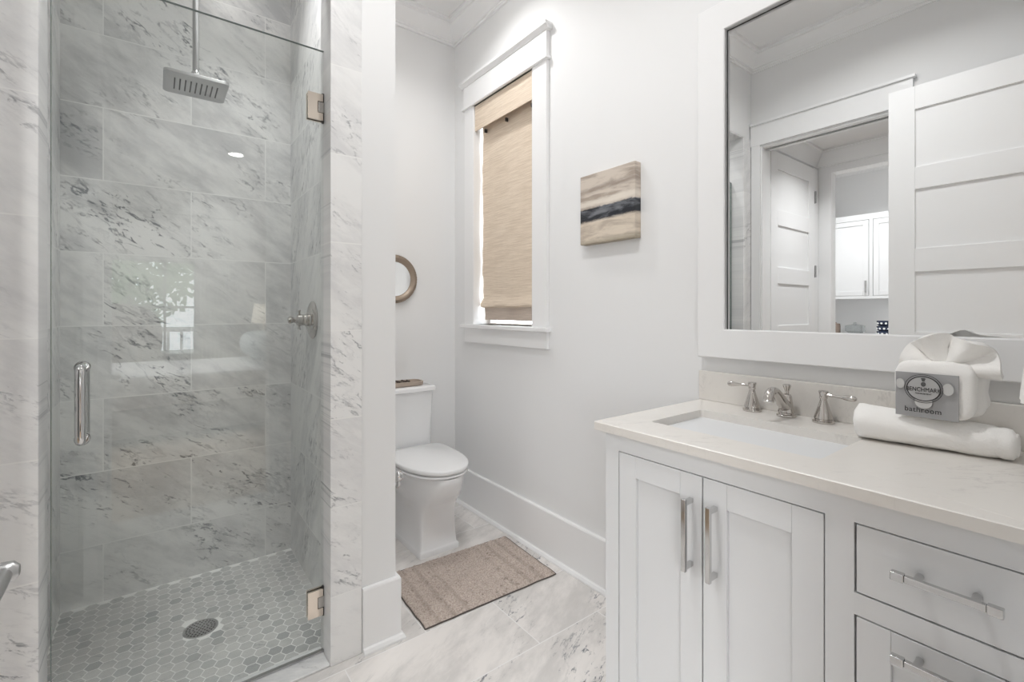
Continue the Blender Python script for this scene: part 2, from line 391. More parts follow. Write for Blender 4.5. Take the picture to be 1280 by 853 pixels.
# shower floor: grout bed and one inset hexagon tile after another
bm = boxes((SX0, PX0, 1.70, SYB, 0.0, 0.0015)); ng = len(bm.faces)
lay = bm.loops.layers.color.new('tone')
hx = 0.0262; gap = 0.0019
row_h = hx * math.sqrt(3)
ci = 0
x = SX0 - 0.02
k = 0
DR = (0.135, 2.152)
while x < PX0 + 0.03:
    y = 1.69 + (row_h / 2 if k % 2 else 0)
    while y < SYB + 0.03:
        if SX0 + 0.006 < x < PX0 - 0.006 and 1.79 < y < SYB - 0.006 and math.hypot(x - DR[0], y - DR[1]) > 0.068 or (SX0 + 0.006 < x < PX0 - 0.006 and 1.76 < y <= 1.79):
            r = hx - gap
            vs = [bm.verts.new((min(max(x + r * math.cos(a), SX0 + 0.001), PX0 - 0.001), min(y + r * math.sin(a), SYB - 0.001), 0.0022)) for a in [PI / 3 * q for q in range(6)]]
            f = bm.faces.new(vs); f.material_index = 1
            c = (random.random(), random.random(), random.random(), 1)
            for lp in f.loops: lp[lay] = c
        y += row_h
    x += hx * 1.5; k += 1
sf = struct('floor.001', bm, 'grout', 'grey marble hexagon mosaic floor inside the shower', 'floor', recalc=False)
sf.data.materials.append(M['t_hex'])
# threshold under the glass
struct('trim_1', boxes((OX0 - 0.0, OX1 + 0.0, YF + 0.004, 1.77, 0.0, 0.008)), 't_slab', 'flat marble threshold strip under the glass shower door', 'threshold', bevel=0.003)

# ceiling
struct('ceiling', boxes((XL - 0.12, XR + 0.14, -0.13, YB + 0.1, H, H + 0.1)), 'ceil', 'white bathroom ceiling', 'ceiling')
# walls
struct('wall_right', boxes((XR, XR + 0.14, -0.13, WY0, 0, H), (XR, XR + 0.14, WY1, YB + 0.1, 0, H), (XR, XR + 0.14, WY0, WY1, 0, WZ0), (XR, XR + 0.14, WY0, WY1, WZ1, H)),
       'wall', 'pale grey right wall with the shaded window, canvas and large mirror', 'wall')
struct('wall_back', boxes((PX1, XR + 0.14, YB, YB + 0.1, 0, H)), 'wall', 'pale grey wall behind the toilet', 'wall')
struct('wall_partition', boxes((PX0 + 0.01, PX1, YF + 0.006, YB + 0.1, 0, H)), 'wall', 'white partition wall between shower and toilet', 'wall')
struct('wall_front', boxes((XL - 0.12, PX0 + 0.01, YF + 0.006, 1.77, 2.46, H), (XL - 0.12, OX0 - 0.01, YF + 0.006, 1.77, 0, 2.46)), 'wall', 'pale wall above the shower opening', 'wall')
struct('wall_left', boxes((XL - 0.12, XL, -0.13, 0.80, 0, H), (XL - 0.12, XL, 1.585, YF + 0.01, 0, H), (XL - 0.12, XL, 0.80, 1.585, 2.40, H)), 'wall', 'pale grey left wall seen in the large mirror', 'wall')
struct('wall_rear', boxes((0.60, XR, -0.13, -0.0, 0, H), (XL - 0.12, -0.25, -0.13, 0.0, 0, H), (-0.25, 0.60, -0.13, 0.0, 2.46, H)), 'wall', 'wall with the bedroom doorway, mirrored faintly in the shower glass', 'wall')
# shower tile shell
struct('wall_shower_back', boxes((SX0 - 0.05, PX0 + 0.01, SYB, YB + 0.1, 0, H)), 't_back', 'grey veined marble tile back wall of the shower', 'wall')
struct('wall_shower_left', boxes((XL - 0.12, SX0, 1.77, SYB, 0, H)), 't_side', 'marble tile left wall inside the shower', 'wall')
struct('wall_shower_right', boxes((PX0, PX0 + 0.01, 1.77, SYB, 0, H)), 't_side', 'marble tile right wall of the shower carrying the valve', 'wall')
struct('wall_shower_jamb', boxes((OX1, 0.583, YF, 1.77, 0, H),), 't_front', 'narrow marble tile jamb beside the white partition end', 'wall', bevel=0.003)
struct('wall_shower_jamb.001', boxes((XL, OX0, YF, 1.77, 0, 2.46)), 't_front', 'marble tile jamb along the left edge of the shower opening', 'wall', bevel=0.003)
struct('wall_shower_soffit', boxes((OX0, OX1, YF + 0.006, 1.77, 2.452, 2.462)), 't_slab', 'marble soffit of the shower opening', 'soffit')

# crown moulding all round the room
poly = [(XR, 0), (XR, YB), (PX1, YB), (PX1, YF + 0.006), (XL, YF + 0.006), (XL, 0)]
crown = [(0, 2.936), (0.012, 2.936), (0.013, 2.950), (0.020, 2.952), (0.021, 2.962), (0.032, 2.970), (0.052, 2.984), (0.072, 3.006), (0.084, 3.018), (0.085, 3.030), (0.104, 3.032), (0.106, 3.052), (0, 3.052)]
bm = bmesh.new(); sweep_inset(bm, poly, crown, True)
struct('trim_2', bm, 'trim', 'white crown moulding along the bathroom ceiling', 'crown moulding', sharp=25)
# baseboards
base = [(0, 0), (0.030, 0), (0.030, 0.007), (0.024, 0.018), (0.016, 0.021), (0.016, 0.224), (0.013, 0.230), (0, 0.230)]
bm = bmesh.new(); sweep_inset(bm, [(XR, 0.93), (XR, YB), (PX1, YB), (PX1, YF + 0.006), (0.584, YF + 0.006)], base, False)
struct('baseboard_right', bm, 'trim', 'tall white baseboard along the window wall and round the partition end', 'baseboard', sharp=25)
bm = bmesh.new(); sweep_inset(bm, [(XL, 0.73), (XL, 0.02)], base, False)
struct('baseboard_left', bm, 'trim', 'tall white baseboard behind the open bathroom door', 'baseboard', sharp=25)

# ------------------------------------------------------------------ window in the right wall
wn = sthing('window_1', 'tall narrow window in white casing above the toilet', 'window', (XR, 2.13, 1.12))
obj('jamb', boxes((1.5345, 1.70, WY1 - 0.006, WY1 + 0.012, WZ0 + 0.001, WZ1 - 0.0045), (1.5345, 1.70, WY0 - 0.012, WY0 + 0.004, WZ0 + 0.001, WZ1 - 0.0045), (1.5345, 1.70, WY0 - 0.01, WY1 + 0.01, WZ1 - 0.004, WZ1 + 0.012)), 'trim', wn)
obj('casing', boxes((1.532, XR, WY1 - 0.002, 2.508, WZ0, WZ1), (1.532, XR, 1.737, WY0, WZ0, WZ1)), 'trim', wn, bevel=0.002)
obj('head', boxes((1.528, XR, 1.733, 2.514, WZ1, 2.612)), 'trim', wn, bevel=0.0015)
obj('bead', boxes((1.518, XR, 1.722, 2.526, 2.466, 2.482)), 'trim', wn, bevel=0.004)
bm = bmesh.new(); prism(bm, [(XR, 2.608), (1.524, 2.608), (1.516, 2.622), (1.506, 2.626), (1.506, 2.642), (XR, 2.642)], 'y', 1.715, 2.536)
obj('cap', bm, 'trim', wn, bevel=0.001)
bm = bmesh.new(); prism(bm, [(1.510, 1.720), (XR, 1.720), (XR, WY0 - 0.001), (1.70, WY0 - 0.001), (1.70, WY1 + 0.001), (XR, WY1 + 0.001), (XR, 2.528), (1.510, 2.528)], 'z', 1.116, WZ0)
obj('sill', bm, 'trim', wn, bevel=0.003)
obj('apron', boxes((1.533, XR, 1.737, 2.508, 1.030, 1.116)), 'trim', wn, bevel=0.002)
obj('sash', boxes((1.640, 1.675, WY0 + 0.005, WY0 + 0.035, 1.1385, WZ1 - 0.005), (1.640, 1.675, WY1 - 0.03, WY1 - 0.007, 1.1385, WZ1 - 0.005), (1.641, 1.674, WY0 + 0.035, WY1 - 0.03, 1.1385, 1.148), (1.641, 1.674, WY0 + 0.035, WY1 - 0.03, WZ1 - 0.04, WZ1 - 0.005), (1.645, 1.670, WY0 + 0.035, WY1 - 0.03, 1.79, 1.83)), 'trim', wn, bevel=0.002)
obj('pane', boxes((1.656, 1.660, WY0 + 0.03, WY1 - 0.035, 1.148, WZ1 - 0.03)), 'pane', wn)
sh = thing('roman_shade', 'tan woven grass roman shade hanging in the white window casing', 'window shade', (1.58, 2.13, 1.16))
obj('headrail', boxes((1.556, 1.60, WY0 + 0.008, WY1 - 0.010, 2.435, 2.462)), 'hem', sh)
obj('valance', boxes((1.542, 1.5475, WY0 + 0.005, WY1 - 0.008, 2.312, 2.464)), 'valance', sh, bevel=0.001)
def sheet(path, y0, y1, th, ny=10):
    """cloth following (x,z) path, wide in y, small waviness"""
    b = bmesh.new(); rows = []
    for i, (px, pz, e) in enumerate(path):
        rows.append([b.verts.new((px + 0.0015 * math.sin(5.0 * j + i), y0 + (y1 - e - y0) * j / ny, pz)) for j in range(ny + 1)])
    for a, c in zip(rows, rows[1:]):
        for j in range(ny): b.faces.new((a[j], a[j + 1], c[j + 1], c[j]))
    b.normal_update(); bmesh.ops.solidify(b, geom=b.faces[:], thickness=th); return b
path = [(1.592, 2.44 - 0.02 * i, 0.012 + 0.004 * math.sin(i * 0.23) + (0.006 if i > 50 else 0)) for i in range(58)]
path += [(1.588, 1.285, 0.008), (1.580, 1.262, 0.002), (1.578, 1.247, 0.008), (1.588, 1.240, 0.024)]
obj('panel', sheet(path, WY0 + 0.004, WY1 - 0.006, 0.003), 'shade', sh, sharp=60)
obj('hem', sheet([(1.590, 1.246, 0.036), (1.591, 1.20, 0.038), (1.590, 1.166, 0.038)], WY0 + 0.004, WY1 - 0.006, 0.004), 'hem', sh, label='greyer folded hem of the shade')
for y in (1.90, 2.13, 2.34): obj('cord_ring', boxes((1.572, 1.588, y - 0.004, y + 0.004, 2.295, 2.315)), 'dark', sh)

# ------------------------------------------------------------------ shower door and fittings
DY = 1.736
sd = thing('shower_door', 'frameless clear glass shower door with chrome pull and two hinges', 'shower door', (0.12, DY, 0.01))
obj('glass_panel', boxes((OX0 + 0.012, 0.476, DY - 0.005, DY + 0.005, 0.014, 2.144)), 'glass', sd)
obj('edge_strip', boxes((OX0 + 0.0105, OX0 + 0.0118, DY - 0.005, DY + 0.005, 0.014, 2.144), (0.4762, 0.4772, DY - 0.005, DY + 0.005, 0.014, 2.144), (OX0 + 0.0105, 0.4772, DY - 0.005, DY + 0.005, 2.1442, 2.1452)), 'edge', sd, label='dark polished edge of the glass')
obj('bottom_sweep', boxes((OX0 + 0.012, 0.476, DY - 0.007, DY + 0.007, 0.009, 0.0145)), 'satin', sd)
for s in (-1, 1):
    bm = bmesh.new(); y1 = DY + s * 0.048; y0 = DY + s * 0.005
    tube(bm, smooth_path([(-0.162, y0, 1.066), (-0.162, DY + s * 0.035, 1.066), (-0.162, y1, 1.050), (-0.162, y1, 0.97), (-0.162, y1, 0.885), (-0.162, DY + s * 0.035, 0.869), (-0.162, y0, 0.869)], 6), 0.0115, 16)
    h = obj('handle', bm, 'chrome', sd, label='chrome D-shaped pull on the %s face of the glass' % ('outer' if s < 0 else 'inner'))
    for z in (1.066, 0.869):
        bm = bmesh.new(); lathe(bm, [(0.016, 0), (0.017, 0.002), (0.015, 0.005)], (-0.162, y0, z), (0, s, 0), 20); obj('washer', bm, 'chrome', h)
for z in (1.940, 0.190):
    bm = bmesh.new()
    # plate with a notch for the wall leaf (x, z outline)
    out = [(0.419, z - 0.047), (0.470, z - 0.047), (0.470, z - 0.020), (0.452, z - 0.020), (0.452, z + 0.020), (0.470, z + 0.020), (0.470, z + 0.047), (0.419, z + 0.047)]
    prism(bm, out, 'y', DY - 0.013, DY - 0.0052); prism(bm, out, 'y', DY + 0.0052, DY + 0.013)
    h = obj('hinge', bm, 'hinge', sd, bevel=0.0012, label='polished nickel hinge plate with a notched leaf')
    obj('leaf', boxes((0.4535, 0.4735, DY - 0.012, DY + 0.012, z - 0.0185, z + 0.0185)), 'nickel', h, bevel=0.001)
    bm = bmesh.new(); tube(bm, [(0.4725, DY - 0.002, z - 0.052), (0.4725, DY - 0.002, z + 0.052)], 0.006, 12)
    obj('knuckle', bm, 'dark', h)

rh = thing('rain_shower', 'square rain shower head on a ceiling pipe', 'shower head', (0.119, 2.145, 3.05))
bm = bmesh.new(); tube(bm, [(0.119, 2.145, 3.05), (0.119, 2.145, 2.095)], 0.0105, 20)
obj('pipe', bm, 'satin', rh)
bm = bmesh.new(); lathe(bm, [(0.03, 0), (0.03, 0.006), (0.014, 0.012), (0.011, 0.014)], (0.119, 2.145, 3.05), (0, 0, -1))
obj('flange', bm, 'chrome', rh)
bm = bmesh.new(); lathe(bm, [(0.012, 0.05), (0.015, 0.045), (0.015, 0.012), (0.020, 0.006), (0.020, 0)], (0.119, 2.145, 2.080))
obj('collar', bm, 'chrome', rh)
bm = bmesh.new(); R_ = rrect(0.119, 2.145, 0.100, 0.100, 0.016)
loft(bm, [[(a, b, 2.068) for a, b in rrect(0.119, 2.145, 0.098, 0.098, 0.016)], [(a, b, 2.070) for a, b in R_], [(a, b, 2.079) for a, b in R_], [(a, b, 2.081) for a, b in rrect(0.119, 2.145, 0.098, 0.098, 0.016)]])
pl = obj('plate', bm, 'satin', rh)
bm = bmesh.new()
for i in range(9):
    xx = 0.119 + (i - 4) * 0.0165
    box(bm, xx - 0.0022, xx + 0.0022, 2.145 - 0.052, 2.145 + 0.052, 2.0665, 2.0685)
obj('nozzle_slot', bm, 'dark', pl, label='nine dark nozzle slots')

vz = 1.181; vy = 2.175
vv = thing('shower_valve', 'polished nickel shower valve with a round plate on the right shower wall', 'shower valve', (PX0, vy, vz))
bm = bmesh.new(); lathe(bm, [(0.082, 0), (0.083, 0.003), (0.078, 0.007), (0.066, 0.009), (0.062, 0.013), (0.035, 0.015), (0.030, 0.02)], (PX0, vy, vz), (-1, 0, 0), 40)
obj('plate', bm, 'nickel', vv)
bm = bmesh.new(); lathe(bm, [(0.026, 0.014), (0.027, 0.03), (0.024, 0.034), (0.024, 0.044), (0.026, 0.047), (0.024, 0.064), (0.014, 0.070), (0.011, 0.078), (0.014, 0.086), (0.016, 0.092), (0.012, 0.100), (0.0, 0.103)], (PX0, vy, vz), (-1, 0, 0))
kn = obj('knob', bm, 'nickel', vv)
for s in (-1, 1):
    bm = bmesh.new(); tube(bm, [(PX0 - 0.056, vy, vz + s * 0.02), (PX0 - 0.056, vy, vz + s * 0.036), (PX0 - 0.056, vy, vz + s * 0.043)], [0.0045, 0.0045, 0.007], 12)
    obj('grip', bm, 'nickel', kn)

dr = thing('shower_drain', 'round perforated metal drain in the shower floor', 'drain', (DR[0], DR[1], 0.0))
bm = bmesh.new(); lathe(bm, [(0.058, 0.001), (0.058, 0.0035), (0.054, 0.0045), (0.050, 0.003), (0.0, 0.003)], (DR[0], DR[1], 0), (0, 0, 1), 40)
obj('grate', bm, 'satin', dr)
bm = bmesh.new()
for r_, n_ in ((0.0, 1), (0.012, 6), (0.024, 12), (0.036, 18), (0.046, 24)):
    for i in range(n_):
        a = 2 * PI * i / n_
        lathe(bm, [(0.0034, 0.0), (0.0034, 0.0006)], (DR[0] + r_ * math.cos(a), DR[1] + r_ * math.sin(a), 0.0029), (0, 0, 1), 6)
obj('perforation', bm, 'dark', dr)

# ------------------------------------------------------------------ toilet
TX = 1.137
to = thing('toilet', 'white skirted two piece toilet with closed lid', 'toilet', (TX, 2.38, 0))
def sup(cx, a, yf, yb, nf, nb, z, N=72):
    """plan ring: superellipse with its own front and back exponent; yf nearest the viewer"""
    ym = yb - min(a, (yb - yf) * 0.5) if nb > 3 else (yf + yb) / 2
    pts = []
    for k in range(N):
        t = 2 * PI * k / N; c, s = math.cos(t), math.sin(t)
        e = nf if s < 0 else nb; ly = (ym - yf) if s < 0 else (yb - ym)
        pts.append((cx + a * math.copysign(abs(c) ** (2 / e), c), ym + ly * math.copysign(abs(s) ** (2 / e), s), z))
    return pts
bm = bmesh.new()
secs = [(0.000, 0.112, 2.093, 44), (0.024, 0.112, 2.093, 44), (0.029, 0.109, 2.097, 40), (0.033, 0.105, 2.102, 34), (0.10, 0.101, 2.107, 26), (0.17, 0.101, 2.106, 18), (0.215, 0.106, 2.097, 11),
        (0.26, 0.124, 2.066, 5.5), (0.30, 0.149, 2.020, 3.4), (0.34, 0.165, 1.985, 2.6), (0.38, 0.173, 1.966, 2.35), (0.405, 0.175, 1.960, 2.25), (0.411, 0.172, 1.963, 2.25)]
loft(bm, [sup(TX, a, yf, 2.65, nf, 10, z) for z, a, yf, nf in secs])
obj('bowl', bm, 'porc', to, sharp=55)
def ringslab(z0, z1, a, yf, yb, r):
    b = bmesh.new(); rings = []
    for dz, da in ((0, -r), (r * 0.3, -r * 0.3), (r, 0)): rings.append(sup(TX, a + da, yf - da, yb + da, 2.25, 6, z0 + dz))
    for dz, da in ((r, 0), (r * 0.3, -r * 0.3), (0, -r)): rings.append(sup(TX, a + da, yf - da, yb + da, 2.25, 6, z1 - dz))
    loft(b, rings); return b
obj('seat', ringslab(0.4165, 0.428, 0.176, 1.957, 2.43, 0.004), 'porc', to, sharp=60)
obj('lid', ringslab(0.4335, 0.458, 0.178, 1.952, 2.44, 0.008), 'porc', to, sharp=60)
for s in (-1, 1): obj('lid_hinge', tube(bmesh.new(), [(TX + s * 0.075 - 0.02, 2.445, 0.434), (TX + s * 0.075 + 0.02, 2.445, 0.434)], 0.011, 14), 'porc', to)
bm = bmesh.new()
loft(bm, [[(a, b, z) for a, b in rrect(TX, (yf + 2.652) / 2, hx_, (2.652 - yf) / 2, 0.03)] for z, hx_, yf in ((0.395, 0.148, 2.475), (0.43, 0.150, 2.47), (0.60, 0.153, 2.462), (0.757, 0.157, 2.452))])
obj('tank', bm, 'porc', to, sharp=50)
bm = bmesh.new()
loft(bm, [[(a, b, z) for a, b in rrect(TX, (2.438 + d + 2.655) / 2, 0.169 - d, (2.655 - 2.438 - d) / 2, 0.025)] for z, d in ((0.758, 0.006), (0.760, 0.001), (0.778, 0.0), (0.784, 0.003), (0.787, 0.010))])
obj('tank_lid', bm, 'porc', to, sharp=50)
bm = bmesh.new(); lathe(bm, [(0.013, 0), (0.013, 0.01), (0.008, 0.012)], (TX - 0.11, 2.457, 0.70), (0, -1, 0), 16)
tube(bm, [(TX - 0.11, 2.441, 0.70), (TX - 0.14, 2.438, 0.697), (TX - 0.165, 2.440, 0.694)], [0.006, 0.005, 0.007], 12)
obj('flush_lever', bm, 'chrome', to)

# paper holder on the partition
hp = thing('toilet_paper_holder', 'small chrome toilet paper holder reaching out past the partition edge', 'toilet paper holder', (PX1, 1.76, 0.56))
bm = bmesh.new(); lathe(bm, [(0.026, 0), (0.026, 0.005), (0.018, 0.010), (0.012, 0.016), (0.011, 0.040), (0.016, 0.046), (0.021, 0.054), (0.022, 0.064), (0.018, 0.072), (0.0, 0.075)], (PX1, 1.765, 0.560), (1, 0, 0), 28)
obj('post', bm, 'chrome', hp)
bm = bmesh.new(); tube(bm, smooth_path([(PX1 + 0.060, 1.765, 0.548), (PX1 + 0.061, 1.768, 0.525), (PX1 + 0.060, 1.79, 0.512), (PX1 + 0.060, 1.88, 0.512)], 5), 0.0085, 14)
obj('arm', bm, 'chrome', hp)

# tray on the tank with a string of beads
tr = thing('tray', 'oblong weathered wood tray on the toilet tank lid', 'tray', (1.12, 2.53, 0.787))
bm = bmesh.new()
o_ = lambda d, z: [(a, b, z) for a, b in rrect(1.11, 2.535, 0.135 - d, 0.055 - d, 0.03)]
loft(bm, [o_(0.008, 0.787), o_(0.0, 0.792), o_(-0.002, 0.812), o_(0.004, 0.814), o_(0.008, 0.797)])
obj('dish', bm, 'traywood', tr, sharp=50)
bd = thing('bead_strand', 'strand of small dark beads lying in the tray', 'bead strand', (1.08, 2.53, 0.797))
bm = bmesh.new()
for i in range(34):
    a = i / 34 * 2 * PI; bx, by = 1.095 + 0.075 * math.cos(a), 2.535 + 0.032 * math.sin(a) + 0.004 * math.sin(3 * a)
    mtx = Matrix.Translation((bx, by, 0.8065 + 0.003 * (i % 3)))
    bmesh.ops.create_icosphere(bm, subdivisions=2, radius=0.0068, matrix=mtx)
obj('bead', bm, 'bead', bd); bd.children[0]['kind'] = 'stuff'

# round mirror
rm = thing('round_mirror', 'small round mirror in a bronze frame on the wall above the toilet', 'mirror', (1.131, YB, 1.268))
bm = bmesh.new()
prof = [(0.100, 0.004), (0.104, 0.014), (0.112, 0.017), (0.118, 0.022), (0.130, 0.024), (0.138, 0.018), (0.145, 0.014), (0.146, 0.0), (0.100, 0.0)]
u_, v_ = Vector((1, 0, 0)), Vector((0, 0, 1)); c_ = Vector((1.131, YB, 1.412))
rings = [[c_ + Vector((0, -h, 0)) + (u_ * math.cos(t) + v_ * math.sin(t)) * r for r, h in prof] for t in [2 * PI * k / 64 for k in range(64)]]
rings.append(rings[0]); loft(bm, rings, True, False, False); bmesh.ops.remove_doubles(bm, verts=bm.verts, dist=1e-6)
fr = obj('frame', bm, 'antique', rm)
bm = bmesh.new()
for k in range(56):
    t = 2 * PI * k / 56
    bmesh.ops.create_icosphere(bm, subdivisions=1, radius=0.0052, matrix=Matrix.Translation(c_ + Vector((math.cos(t) * 0.139, -0.018, math.sin(t) * 0.139))))
obj('beading', bm, 'antique', fr)
bm = bmesh.new(); lathe(bm, [(0.103, 0.003)] + [(0.103 * k / 12, 0.0060 + 0.0046 * (k / 12) ** 2) for k in range(12, -1, -1)], c_, (0, -1, 0), 64)
obj('glass', bm, 'mirror', rm)

# canvas
cv = thing('canvas_picture', 'square abstract landscape canvas in taupe and black on the right wall', 'painting', (1.53, 1.337, 1.512))
bm = boxes((1.514, 1.5515, 1.185, 1.487, 1.514, 1.819)); obj('canvas', bm, 'painting', cv, bevel=0.003)

# bath mat
rug = thing('bath_mat', 'taupe chenille bath mat lying before the toilet', 'bath mat', (1.155, 1.84, 0))
cor = [Vector((0.818, 1.625)), Vector((1.471, 1.602)), Vector((1.495, 2.032)), Vector((0.836, 2.060))]
NU, NV = 200, 130
def rp(s, t): return (cor[0] * (1 - s) + cor[1] * s) * (1 - t) + (cor[3] * (1 - s) + cor[2] * s) * t
bm = bmesh.new(); grid = []
for i in range(NU + 1):
    row = []
    for j in range(NV + 1):
        s, t = i / NU, j / NV; p = rp(s, t)
        wob = 0.006 * noise.noise(Vector((s * 7, t * 5, 3)))
        e = min(s, 1 - s, t, 1 - t); h = 0.004 + 0.009 * min(1, e / 0.02)
        stripe = 0.0
        for c0 in (0.06, 0.12, 0.18, 0.24, 0.76, 0.82, 0.88, 0.94):
            if abs(s - c0) < 0.016: stripe = -0.0045
        h += (stripe + 0.0042 * noise.noise(Vector((s * 60, t * 42, 0))) + 0.0012 * math.sin(s * 2 * PI * 34) + 0.0024 * noise.noise(Vector((s * 20, t * 14, 5)))) * min(1, e / 0.02)
        row.append(bm.verts.new((p.x + wob * (1 if e < 0.03 else 0.3), p.y + 0.005 * noise.noise(Vector((s * 9, t * 9, 8))), h)))
    grid.append(row)
for i in range(NU):
    for j in range(NV): bm.faces.new((grid[i][j], grid[i + 1][j], grid[i + 1][j + 1], grid[i][j + 1]))
loop = [grid[i][0] for i in range(NU + 1)] + [grid[NU][j] for j in range(1, NV + 1)] + [grid[i][NV] for i in range(NU - 1, -1, -1)] + [grid[0][j] for j in range(NV - 1, 0, -1)]
edge_pts = [v.co.copy() for v in loop]
low = [bm.verts.new((v.co.x, v.co.y, 0.0005)) for v in loop]
for i in range(len(loop)):
    j = (i + 1) % len(loop); bm.faces.new((loop[j], loop[i], low[i], low[j]))
obj('pile', bm, 'rug', rug, sharp=80)
bm = bmesh.new(); tube(bm, [(p.x, p.y, 0.0030) for p in edge_pts[::2]] + [(edge_pts[0].x, edge_pts[0].y, 0.003)], 0.0028, 8)
obj('binding', bm, 'rug_edge', rug, label='dark stitched edge of the mat')

# ------------------------------------------------------------------ vanity
FX = 1.005
va = thing('vanity_cabinet', 'white shaker vanity cabinet with two doors and drawers', 'vanity', (1.28, 0.45, 0))
obj('carcass', boxes((FX + 0.022, XR - 0.002, 0.006, 0.885, 0.09, 0.884), (1.08, XR - 0.002, 0.006, 0.885, 0, 0.09)), 'cab', va)
ST = [(0.842, 0.887), (0.300, 0.346), (0.004, 0.057)]
fr_b = [(FX, FX + 0.02, a, b, 0.10, 0.884) for a, b in ST]
fr_b += [(FX, FX + 0.02, 0.346, 0.842, 0.838, 0.884), (FX, FX + 0.02, 0.346, 0.842, 0.10, 0.135),
         (FX, FX + 0.02, 0.057, 0.300, 0.838, 0.884), (FX, FX + 0.02, 0.057, 0.300, 0.672, 0.711), (FX, FX + 0.02, 0.057, 0.300, 0.392, 0.431), (FX, FX + 0.02, 0.057, 0.300, 0.10, 0.135)]
obj('face_frame', boxes(*fr_b), 'cab', va)
def shaker(y0, y1, z0, z1, st, rail, x=FX):
    b = bmesh.new()
    for q in ((x, x + 0.02, y0, y0 + st, z0, z1), (x, x + 0.02, y1 - st, y1, z0, z1), (x, x + 0.02, y0 + st, y1 - st, z1 - rail, z1), (x, x + 0.02, y0 + st, y1 - st, z0, z0 + rail), (x + 0.009, x + 0.018, y0 + st - 0.002, y1 - st + 0.002, z0 + rail - 0.002, z1 - rail + 0.002)):
        box(b, *q)
    return b
for y0, y1, hy in ((0.597, 0.8395, 0.623), (0.3485, 0.5935, 0.563)):
    d = obj('door', shaker(y0, y1, 0.138, 0.8355, 0.056, 0.058), 'cab', va, bevel=0.0012, label='left shaker door' if y0 > 0.5 else 'right shaker door')
    bm = boxes((FX - 0.036, FX - 0.026, hy - 0.0055, hy + 0.0055, 0.616, 0.784), (FX - 0.028, FX, hy - 0.005, hy + 0.005, 0.620, 0.631), (FX - 0.028, FX, hy - 0.005, hy + 0.005, 0.769, 0.780))
    obj('handle', bm, 'chrome', d, bevel=0.0012, label='chrome bar pull')
def bar_pull(z, y0, y1, d):
    b = boxes((FX - 0.034, FX - 0.024, y0 + 0.018, y1 - 0.018, z - 0.0055, z + 0.0055), (FX - 0.0355, FX - 0.0225, y0, y0 + 0.018, z - 0.007, z + 0.007), (FX - 0.0355, FX - 0.0225, y1 - 0.018, y1, z - 0.007, z + 0.007))
    h = obj('handle', b, 'chrome', d, bevel=0.0015, label='chrome bar pull with square ends')
    for yy in (y0 + 0.032, y1 - 0.032): obj('post', tube(bmesh.new(), [(FX, yy, z), (FX - 0.026, yy, z)], 0.0055, 14), 'chrome', h)
for z0, z1, hz, kind in ((0.714, 0.8355, 0.781, 0), (0.434, 0.669, 0.642, 1), (0.138, 0.389, 0.362, 1)):
    b = boxes((FX, FX + 0.02, 0.060, 0.2965, z0, z1)) if not kind else shaker(0.060, 0.2965, z0, z1, 0.05, 0.058)
    d = obj('drawer', b, 'cab', va, bevel=0.0012, label=['flat slab top drawer', 'shaker fronted drawer'][kind])
    bar_pull(hz, 0.108, 0.240, d)

# countertop with sink cut-out
CT, CB = 0.9075, 0.884
ct = thing('countertop', 'cream veined quartz vanity countertop with a rectangular sink opening', 'countertop', (1.27, 0.465, CB))
HX0, HX1, HY0, HY1 = 1.113, 1.376, 0.392, 0.818
oc = rrect((0.990 + XR) / 2, (0.002 + 0.920) / 2, (XR - 0.990) / 2 - 0.0005, (0.920 - 0.002) / 2, 0.004)
ic = rrect((HX0 + HX1) / 2, (HY0 + HY1) / 2, (HX1 - HX0) / 2, (HY1 - HY0) / 2, 0.012)
sh_o = rrect((0.990 + XR) / 2, 0.461, (XR - 0.990) / 2 - 0.003, 0.459 - 0.0025, 0.004)
bm = bmesh.new()
loft(bm, [[(a, b, CB) for a, b in ic], [(a, b, CB) for a, b in oc], [(a, b, CT - 0.002) for a, b in oc], [(a, b, CT) for a, b in sh_o], [(a, b, CT) for a, b in ic], [(a, b, CB) for a, b in ic]], True, False, False)
bmesh.ops.remove_doubles(bm, verts=bm.verts, dist=1e-6)
obj('slab', bm, 'quartz', ct, sharp=30)
bs = thing('backsplash', 'low cream quartz backsplash strip behind the faucet', 'backsplash', (1.54, 0.46, CT))
obj('strip', boxes((1.533, XR - 0.0005, 0.002, 0.922, CT + 0.0003, 1.009)), 'quartz', bs, bevel=0.0015)
sk = thing('sink', 'white rectangular undermount sink basin in the countertop', 'sink', (1.245, 0.605, 0.75))
bm = bmesh.new(); scx, scy = (HX0 + HX1) / 2, (HY0 + HY1) / 2; shx, shy = (HX1 - HX0) / 2 + 0.004, (HY1 - HY0) / 2 + 0.004
rs = [(0.030, 0.8825, 0.03), (0.0, 0.8825, 0.03), (-0.002, 0.878, 0.03), (-0.010, 0.80, 0.035), (-0.022, 0.770, 0.04), (-0.045, 0.758, 0.04), (-0.11, 0.753, 0.02)]
rings = [[(a, b, z) for a, b in rrect(scx, scy, shx + d, shy + d, r)] for d, z, r in rs]
rings += [[(a, b, z) for a, b in rrect(scx, scy, shx + d, shy + d, r)] for d, z, r in [(-0.11, 0.742, 0.02), (-0.03, 0.745, 0.04), (0.004, 0.80, 0.035), (0.010, 0.874, 0.03), (0.030, 0.874, 0.03)]]
rings.append(rings[0]); loft(bm, rings[:7], True, False, True); loft(bm, rings[6:7] + [] if False else rings[7:], True, True, False)
bmesh.ops.remove_doubles(bm, verts=bm.verts, dist=1e-6)
obj('basin', bm, 'porc', sk, sharp=50)
